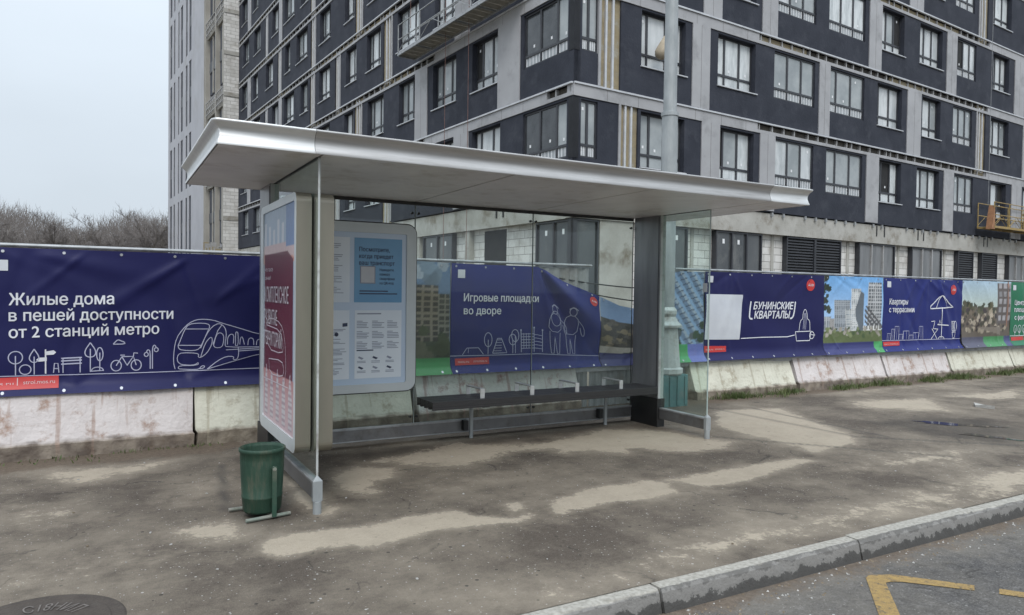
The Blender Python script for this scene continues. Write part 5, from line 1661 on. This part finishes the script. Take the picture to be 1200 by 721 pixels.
def pic_poster(u, v):
    rr = random.Random(3)
    col = np.zeros((len(u), 3)); col[:] = np.array([.32, .40, .50])
    for i in range(7):                                                   # reflected buildings painted into the top of the print
        a = i / 7.0
        m = (u > a + .02) & (u < a + .09) & (v > .78) & (v < .95 - .02 * (i % 3)); col[m] = (.52, .55, .6)
    m = (v < .84) & (v > .76); col[m] = (.55, .42, .42)
    m = (v < .80 - .03 * u) & (v > .745); col[m] = (.55, .27, .22)  # brick tone of the same reflection, also in the print colour
    m = (u > .72) & (v > .82); col[m] = (.16, .24, .42)
    m = (v <= .86 - .0 * u) & (v > .24) & (u > .02) & (u < .93); m &= (v < .80 - .22 * np.clip(u - .75, 0, 1))
    col[m] = (.098, .006, .022)
    m = v <= .24; col[m] = np.array([.42, .20, .20])[None] + (.24 - v[m])[:, None] * np.array([.4, .8, .9])
    for i in range(5):
        c = .1 + .19 * i
        m = (np.abs(u - c) < .05 * (1 - np.clip((v - .16) / .12, 0, 1))) & (v < .26 - .03 * (i % 2)) & (v > .02); col[m] = (.5, .48, .5)
        m &= np.modf(v * 40)[0] > .6; col[m] = (.33, .25, .29)
    return col


cv.text('КОМПЛЕКСНОЕ', .05, .985, .93, .125, POSTW, .004, bold=.006)
cv.text('РАЗВИТИЕ', .05, .80, .52, .12, POSTW, .004, bold=.006)
cv.text('ТЕРРИТОРИЙ', .05, .625, .70, .115, POSTW, .004, bold=.006)
cv.text('что такое', .06, 1.24, .33, .035, POSTW, .004, bold=.0); cv.text('зачем?', .06, 1.17, .25, .035, POSTW, .004, bold=.0)
tr_ = lambda pts, s=.95: [((a - .6) * s + .0, (b_ - .75) * s * 1.05 + .36) for a, b_ in pts]
for pts in ([(.6, .76), (.62, 1.06), (.75, 1.22), (.98, 1.25), (1.35, 1.22), (1.5, 1.12), (1.56, .9), (1.5, .76)], [(.75, 1.18), (1.35, 1.16), (1.45, 1.05), (1.42, .98), (.8, .98), (.75, 1.18)], [(.85, .9), (1.4, .93), (1.48, .86), (1.42, .8), (.9, .78), (.85, .9)], [(.6, .72), (1.62, .74)]):
    cv.stroke(tr_(pts), .008, POSTW, .004, smooth=1)
ps = cv.mb.build('poster', ad)
set_print(ps, nx * nz, pic_poster(*[a.ravel() for a in np.meshgrid(np.linspace(0, 1, nx), np.linspace(0, 1, nz))]))

# information board on the back glass
IX0, IX1, IZ0, IZ1, IY = 1.47, 2.825, .555, 2.275, 7.075
q = MB()
slab(q, lambda a, b_, d: (a, IY + d, b_), rrect(IX0, IX1, IZ0, IZ1, .10), 0, .065, DARKSEAL, FRAME_GREY, rrect(IX0 + .10, IX1 - .105, IZ0 + .085, IZ1 - .10, .02))
slab(q, lambda a, b_, d: (a, IY + d, b_), rrect(IX0 - .012, IX1 + .012, IZ0 - .012, IZ1 + .012, .11), .016, .07, DARKSEAL, DARKSEAL)
ib = q.build('information_board', sh_)
INFOBG = mat('info_backing', (0.50, 0.62, 0.76), (0.53, 0.63, 0.78), scale=1.2, rough=.35, coat=.3)
INFOS = mat('info_sheet', (0.74, 0.80, 0.86), (0.68, 0.75, 0.83), scale=1.5, rough=.4, coat=.3)
INFOB = mat('info_blue', (0.10, 0.29, 0.52), (0.14, 0.34, 0.56), scale=1.2, rough=.35, coat=.3)
INK = mat('ink', (0.03, 0.045, 0.10), (0.035, 0.05, 0.1), rough=.5)
INKG = mat('grey_ink', (0.27, 0.30, 0.38), (0.24, 0.27, 0.35), rough=.5)
cv = Canvas(lambda x, z, off: (x, IY + .0115 - off, z))
cv.fill(IX0 + .10, IX1 - .105, IZ0 + .085, IZ1 - .10, .2, INFOBG)
cv.quad((2.165, 2.12), (2.67, 2.12), (2.67, 1.47), (2.165, 1.47), INFOB, .002)
for i, tx in enumerate(('Посмотрите,', 'когда приедет', 'ваш транспорт')): cv.text(tx, 2.215, 1.985 - i * .068, (.32, .36, .375)[i], .042, INK, .004, bold=.012)
for i, tx in enumerate(('Наведите', 'камеру', 'смартфона', 'на QR-код')): cv.text(tx, 2.43, 1.79 - i * .045, (.15, .11, .16, .15)[i], .026, INK, .004, bold=.008)
cv.poly([(2.225, 1.84), (2.385, 1.84), (2.385, 1.66), (2.225, 1.66)], INKG, .004)
cv.quad((2.235, 1.83), (2.375, 1.83), (2.375, 1.67), (2.235, 1.67), QRW, .0055)
for i in range(2): cv.stroke([(2.22, 1.585 - i * .027), (2.22 + .3 + .1 * i, 1.585 - i * .027)], .012, INK, .004)
cv.quad((2.175, 1.39), (2.67, 1.39), (2.67, .70), (2.175, .70), INFOS, .002)
cv.stroke([(2.2, 1.355), (2.45, 1.355)], .012, INKG, .004)
for r_ in range(3):
    for c_ in range(3):
        for i in range(5): cv.stroke([(2.195 + c_ * .16, 1.28 - r_ * .105 - i * .016), (2.195 + c_ * .16 + (.06 if i == 0 else rng.uniform(.09, .13)), 1.28 - r_ * .105 - i * .016)], .007, INKG, .004)
cv.stroke([(2.195, .985), (2.37, .985)], .012, INK, .004)
for r_ in range(2):
    for c_ in range(3):
        xx, zz = 2.22 + c_ * .15, .925 - r_ * .10
        cv.poly([(xx, zz), (xx + .05, zz - .02), (xx + .03, zz - .035), (xx - .01, zz - .015)], INK if (r_ + c_) % 2 else INKG, .004)
        for i in range(2): cv.stroke([(xx - .02, zz - .05 - i * .014), (xx + .07, zz - .05 - i * .014)], .006, INKG, .004)
cv.quad((1.60, 2.12), (2.12, 2.12), (2.12, 1.47), (1.60, 1.47), INFOS, .002)
cv.quad((1.60, 1.39), (2.12, 1.39), (2.12, .70), (1.60, .70), INFOS, .002)
for i in range(30): cv.stroke([(1.64, 2.05 - i * .018), (1.64 + rng.uniform(.3, .43), 2.05 - i * .018)], .006, INKG, .004) if i % 6 < 4 else None
for i in range(34): cv.stroke([(1.64, 1.2 - i * .014), (1.64 + rng.uniform(.3, .45), 1.2 - i * .014)], .006, INKG, .004) if i % 7 < 5 else None
cv.poly([(2.05, 1.26), (2.1, 1.265), (2.1, 1.23), (2.05, 1.225)], INK, .004); cv.ell(1.99, 1.15, .02, .02, INK, .004)
cv.mb.build('timetable', ib)

# bench under the back wall
bn = thing('bench', (4.4, 7.15, 0), 'long black slatted bench with steel armrests inside the shelter', 'bench')
q = MB()
BX0, BX1, BY0, BACK, BZ0, BZ1, NB = 2.84, XR - .05, 6.64, 7.07, .395, .48, 4
step = (BACK - BY0) / NB
for i in range(NB):
    a, b_ = BY0 + i * step, BY0 + (i + 1) * step - .008
    q.box(BX0, BX1, a, b_, BZ0 + .02, BZ1, BENCH)
    q.box(BX0, BX1, a, a + .012, BZ0, BZ0 + .02, BENCH); q.box(BX0, BX1, b_ - .012, b_, BZ0, BZ0 + .02, BENCH)
q.build('seat', bn, bevel=.003)
for xl in (3.465, 5.275):
    q = MB(); q.tube((xl, 7.035, -.005), (xl, 7.035, BZ0 + .018), .022, LAMPG, 14); q.box(xl - .04, xl + .04, 6.68, 7.05, BZ0 - .012, BZ0 - .001, BLACK); q.build('leg', bn, smooth=False)
    q = MB(); q.box(xl - .075, xl - .03, 7.05, GY - .036, .08, .19, BLACK); q.build('wall_bracket', bn)
for xa in (3.425, 4.03, 4.62, 5.24):
    q = MB()
    q.box(xa - .025, xa + .025, 6.69, 6.702, BZ1, .578, ALU_LIGHT); q.box(xa - .025, xa + .025, 7.03, 7.042, BZ1, .568, ALU_LIGHT)
    q.box(xa - .025, xa + .025, 6.702, 7.042, .568, .58, ALU)
    q.build('armrest', bn, bevel=.002)

# ------------------------------------------------------------------ green litter bin
GRN = mat('bin_green', (0.009, 0.036, 0.021), (0.020, 0.056, 0.035), scale=7, detail=9, rough=.65, stretch=(1.6, 1.6, .3), grime=(0.065, 0.066, 0.043), gscale=7, bump=.3)
GRNF = mat('bin_frame', (0.13, 0.17, 0.14), (0.24, 0.23, 0.2), scale=9, rough=.6, grime=(.09, .07, .05), gscale=8)
GRNU = mat('bin_upright', (0.02, 0.058, 0.037), (0.08, 0.095, 0.07), scale=8, detail=8, rough=.6, lo=.45, hi=.75)
BCX, BCY = .963, 5.29
lb = thing('litter_bin', (BCX, BCY, 0), 'dented green metal litter bin on a low stand beside the advert box', 'litter bin')
q = MB()
n = 28
prof = [(.0, 0.0390), (.122, 0.0340), (.130, 0.0490), (.136, 0.1340), (.1395, 0.1390), (.1395, 0.1490), (.137, 0.1540), (.143, 0.2640), (.149, 0.3940), (.150, 0.4490), (.158, 0.4560), (.158, 0.4760), (.150, 0.4810), (.145, 0.4540), (.128, 0.0640), (.0, 0.0590)]
q.lathe(prof, BCX, BCY, GRN, n)
bo = q.build('bin_body', lb, smooth=True)
rr = random.Random(1)
for v in bo.data.vertices:
    a = math.atan2(v.co.y, v.co.x); k_ = .006 * math.sin(3 * a + 5 * v.co.z) + .004 * math.sin(7 * a + 11 * v.co.z) - .014 * math.exp(-((a + 1.9) / .35) ** 2 - ((v.co.z - .33) / .07) ** 2) - .01 * math.exp(-((a + 2.8) / .3) ** 2 - ((v.co.z - .2) / .06) ** 2)
    r_ = math.hypot(v.co.x, v.co.y)
    if r_ > .1: v.co.x *= 1 + k_ / r_; v.co.y *= 1 + k_ / r_
q = MB()
q.tube((.826, 5.114, .018), (1.132, 5.168, .018), .013, GRNF, 8); q.tube((.76, 5.43, .018), (1.05, 5.44, .018), .013, GRNF, 8)
q.tube((1.015, 5.148, .018), (.93, 5.43, .018), .012, GRNF, 8)
q.bar((1.015, 5.125, .018), (1.015, 5.125, .365), .03, .012, GRNU); q.bar((.93, 5.455, .018), (.93, 5.455, .365), .03, .012, GRNU)
q.build('stand', lb)
q = MB(); q.tube((1.015, 5.118, .35), (1.015, 5.15, .35), .014, GRNF, 10); q.build('pivot_bolt', lb)

# ------------------------------------------------------------------ manhole cover at the lower left
IRON = mat('wet_iron', (0.038, 0.029, 0.023), (0.055, 0.043, 0.034), scale=12, rough=.8, bump=.3, bscale=60, grime=(.06, .05, .04), gscale=9)
IRONL = mat('worn_iron', (0.15, 0.13, 0.115), (0.075, 0.065, 0.055), scale=20, rough=.45)
MX, MY, MR = -.30, 3.98, .38
q = MB()
q.lathe([(0, .006), (MR - .06, .006), (MR - .055, .002), (MR - .045, .002), (MR - .04, .0045), (MR, .0045), (MR + .01, .0)], MX, MY, IRON, 48)
vs, fs = flat_text('С18НИЛ', .02)
x0, x1 = vs[:, 0].min(), vs[:, 0].max()
out = []
for a, b_, _ in vs:
    ang = R(104) - (a - x0) / (x1 - x0) * R(72)
    r_ = MR - .20 + b_ / .7 * .085
    out.append((MX + r_ * math.cos(ang), MY + r_ * math.sin(ang), .010))
q.mesh(out, fs, IRONL)
for i in range(6):
    for j in range(6):
        xx, yy = MX - .1 + i * .04, MY - .18 + j * .04
        if math.hypot(xx - MX, yy - MY) < .19: q.box(xx - .012, xx + .012, yy - .012, yy + .012, .006, .011, IRON)
tag(q.build('manhole_cover', origin=(MX, MY, 0)), 'dark wet iron manhole cover with raised lettering in the pavement', 'manhole cover')

# ------------------------------------------------------------------ litter, grass
SCRAP = mat('litter_paper', (0.40, 0.39, 0.37), (0.28, 0.27, 0.25), scale=20, rough=.8)
SCRAPB = mat('litter_brown', (0.12, 0.09, 0.06), (0.2, 0.16, 0.11), scale=20, rough=.9)


def scrap(x, y_, s, m_, z=0.0):
    q = MB(); rr = random.Random(x * 91 + y_ * 17); s *= .62
    n = 6
    pts = [(s * rr.uniform(.5, 1) * math.cos(6.283 * i / n), s * .7 * rr.uniform(.5, 1) * math.sin(6.283 * i / n)) for i in range(n)]
    top = [(a, b_, .004 + rr.uniform(0, s * .35)) for a, b_ in pts]
    bot = [(a, b_, .001) for a, b_ in pts]
    q.mesh(top + bot, [tuple(range(n))] + [(i, n + i, n + (i + 1) % n, (i + 1) % n) for i in range(n)], m_)
    o = q.build('litter_scrap'); o.location = (x, y_, z); o.rotation_euler = (0, 0, rr.uniform(0, 6))
    return o


SP = [(.02, 5.6), (.25, 5.2), (.35, 4.9), (.1, 4.7), (-.1, 5.1), (.55, 4.35), (1.0, 3.95), (1.5, 3.7), (2.1, 3.75), (1.95, 4.05), (2.3, 3.62), (2.45, 5.1), (3.1, 5.2), (3.4, 4.9), (2.1, 6.5), (2.9, 6.3), (3.6, 6.6), (3.9, 6.75), (4.4, 6.6),
      (4.9, 6.3), (1.55, 5.6), (1.6, 5.4), (1.25, 4.95), (3.0, 3.4), (3.5, 3.3), (.3, 7.3), (.9, 7.0), (-.2, 6.9), (.1, 7.5), (4.6, 4.2), (5.4, 4.0), (6.3, 4.0), (-.2, 5.9), (.62, 6.4), (.68, 6.0), (7.6, 3.6), (8.3, 3.5)]
for i, (x, y_) in enumerate(SP):
    o = scrap(x, y_, .012 + .012 * ((i * 37) % 10) / 10, SCRAP if i % 4 else SCRAPB)
    tag(o, 'tiny scrap of litter lying on the asphalt', 'litter', 'litter scraps on the pavement')
gr2 = random.Random(12)
q = MB()
for i in range(900):
    x = gr2.uniform(1.5, 14); y_ = 2.93 - abs(gr2.gauss(0, .13)); s_ = gr2.uniform(.003, .011)
    a = gr2.uniform(0, 6.28); z_ = -.125
    pts = [(x + s_ * gr2.uniform(.6, 1.2) * math.cos(a + t), y_ + s_ * gr2.uniform(.6, 1.2) * math.sin(a + t)) for t in (0, 1.6, 3.1, 4.7)]
    q.mesh([(u, v, z_) for u, v in pts] + [(x, y_, z_ + s_ * .8)], [(0, 1, 4), (1, 2, 4), (2, 3, 4), (3, 0, 4)], SCRAPB if i % 3 else SCRAP)
tag(q.build('gutter_grit'), 'brown grit and crumbs lying in the gutter along the kerb', 'grit', kind='stuff')
for i, (x, y_) in enumerate([(3.3, 2.55), (3.42, 2.5), (3.12, 2.6), (4.0, 2.83), (5.2, 2.75), (3.5, 2.7)]):
    o = scrap(x, y_, .02, SCRAP, -.125); tag(o, 'tiny white scrap of litter lying on the road by the kerb', 'litter', 'litter scraps on the road')
o = scrap(11.15, 5.75, .28, SCRAP); o.name = 'paper_sheet'
tag(o, 'crumpled white sheet of paper lying beyond the puddle', 'paper')

GRASSM = mat('grass_blade', (0.055, 0.085, 0.022), (0.11, 0.13, 0.045), scale=3, rough=.7)
q = MB()
gr = random.Random(4)
for cl in range(210):
    x = gr.uniform(8.0, 19) if cl < 165 else gr.uniform(-3.5, .9)
    dens = .5 + .5 * math.sin(x * 2.3) + .4 * math.sin(x * 5.1 + 1)
    if cl < 165 and gr.random() > dens + .15: continue
    y_ = BY(x) - abs(gr.gauss(.02, .10))
    big = (gr.uniform(.05, .15) if cl < 165 else gr.uniform(.02, .05))
    for _ in range(34 if cl < 165 else 8):
        a, r_ = gr.uniform(0, 6.283), gr.uniform(0, .13)
        bx, by_ = x + r_ * 1.6 * math.cos(a), min(y_ + r_ * math.sin(a), BY(x) - .01)
        h = big * gr.uniform(.4, 1.1); w = gr.uniform(.003, .007); lx, ly = gr.gauss(0, h * .5), gr.gauss(0, h * .4)
        wx, wy = w * math.cos(a), w * math.sin(a)
        q.mesh([(bx - wx, by_ - wy, 0), (bx + wx, by_ + wy, 0), (bx + lx * .5 + wx * .7, by_ + ly * .5 + wy * .7, h * .65), (bx + lx * .5 - wx * .7, by_ + ly * .5 - wy * .7, h * .65), (bx + lx, by_ + ly, h)],
               [(0, 1, 2, 3), (3, 2, 4)], GRASSM)
tag(q.build('grass'), 'green grass tufts growing along the foot of the barriers', 'grass', kind='stuff')

# ------------------------------------------------------------------ bare trees far left
BARK = mat('tree_bark', (0.10, 0.088, 0.075), (0.15, 0.135, 0.115), scale=2, rough=.9)
TWIG = mat('twigs', (0.12, 0.105, 0.098), (0.17, 0.152, 0.142), scale=.4, rough=.9)


def tree_meshes(seed, height):
    rr = random.Random(seed)
    tr, cr = MB(), MB()

    def limb(mb, p, d, L, r, lev):
        n = 3 if lev < 2 else 2
        pts = [p]
        for i in range(n):
            d = (d + Vector((rr.gauss(0, .12), rr.gauss(0, .12), .05 + rr.gauss(0, .06)))).normalized()
            pts.append(pts[-1] + d * L / n)
        for i in range(n):
            r0, r1 = r * (1 - .5 * i / n), r * (1 - .5 * (i + 1) / n)
            mb.tube(pts[i], pts[i + 1], r0, BARK if lev < 2 else TWIG, 6 if lev == 0 else 3, r1, cap=False)
        if lev >= 4: return
        kids = (9, 6, 5, 6)[lev]
        for k_ in range(kids):
            t_ = rr.uniform(.3 if lev == 0 else .2, 1.0) * n
            i = min(n - 1, int(t_)); base = pts[i].lerp(pts[i + 1], t_ - i)
            ax = Vector((rr.gauss(0, 1), rr.gauss(0, 1), rr.gauss(0, .4))).normalized()
            nd = (d * rr.uniform(.7, 1.2) + ax * rr.uniform(.5, .95)).normalized()
            limb(cr, base, nd, L * rr.uniform(.42, .62) * (1 if lev else .8), max(r * .42, .012), lev + 1)
    limb(tr, Vector((0, 0, -.2)), Vector((rr.gauss(0, .04), rr.gauss(0, .04), 1)), height * .72, height * .014, 0)
    out = []
    for q, nm in ((tr, 'trunk'), (cr, 'crown')):
        o = q.build(nm); out.append(o.data); bpy.data.objects.remove(o)
    return out


protos = [tree_meshes(100 + i, 9.0) for i in range(4)]
tr_r = random.Random(11)
spots = []
for i in range(46):
    d = tr_r.uniform(92, 150)
    a = -.17 + .275 * (i + tr_r.uniform(-.4, .4)) / 46
    spots.append((d * a, d))
spots.sort(key=lambda s: s[1])
for i, (x, y_) in enumerate(spots):
    root = thing('bare_tree', (x, y_, -.17), 'bare leafless tree among the others in the wood beyond the left banner', 'tree', 'bare trees in the wood beyond the fence', rz=tr_r.uniform(.1, 6))
    s = tr_r.uniform(.8, 1.12) * (1.0 + (y_ - 92) * .004)
    root.scale = (s * 1.1, s * 1.1, s)
    for me, nm in zip(protos[i % 4], ('trunk', 'crown')):
        o = bpy.data.objects.new(nm, me); C.objects.link(o); o.parent = root
# the depth of the wood behind them
q = MB(); wr = random.Random(21)
for _ in range(70000):
    d = wr.uniform(125, 185); x = d * wr.uniform(-.22, .11)
    z = 2 + wr.uniform(0, 1) * 15
    top = 12.6 + 1.5 * math.sin(x * .31) + .9 * math.sin(x * .9 + d * .2) + wr.uniform(-1.6, .4) + (d - 150) * .085
    if z > top: continue
    a = wr.gauss(0, .45); L = wr.uniform(.9, 2.4); w = wr.uniform(.015, .04)
    q.face([(x - w, d, z), (x + w, d, z), (x + L * math.sin(a), d + wr.uniform(-.3, .3), z + L * math.cos(a))], TWIG)
tag(q.build('woodland'), 'dense brown thicket of bare branches filling the wood behind the trees', 'woodland', kind='stuff')
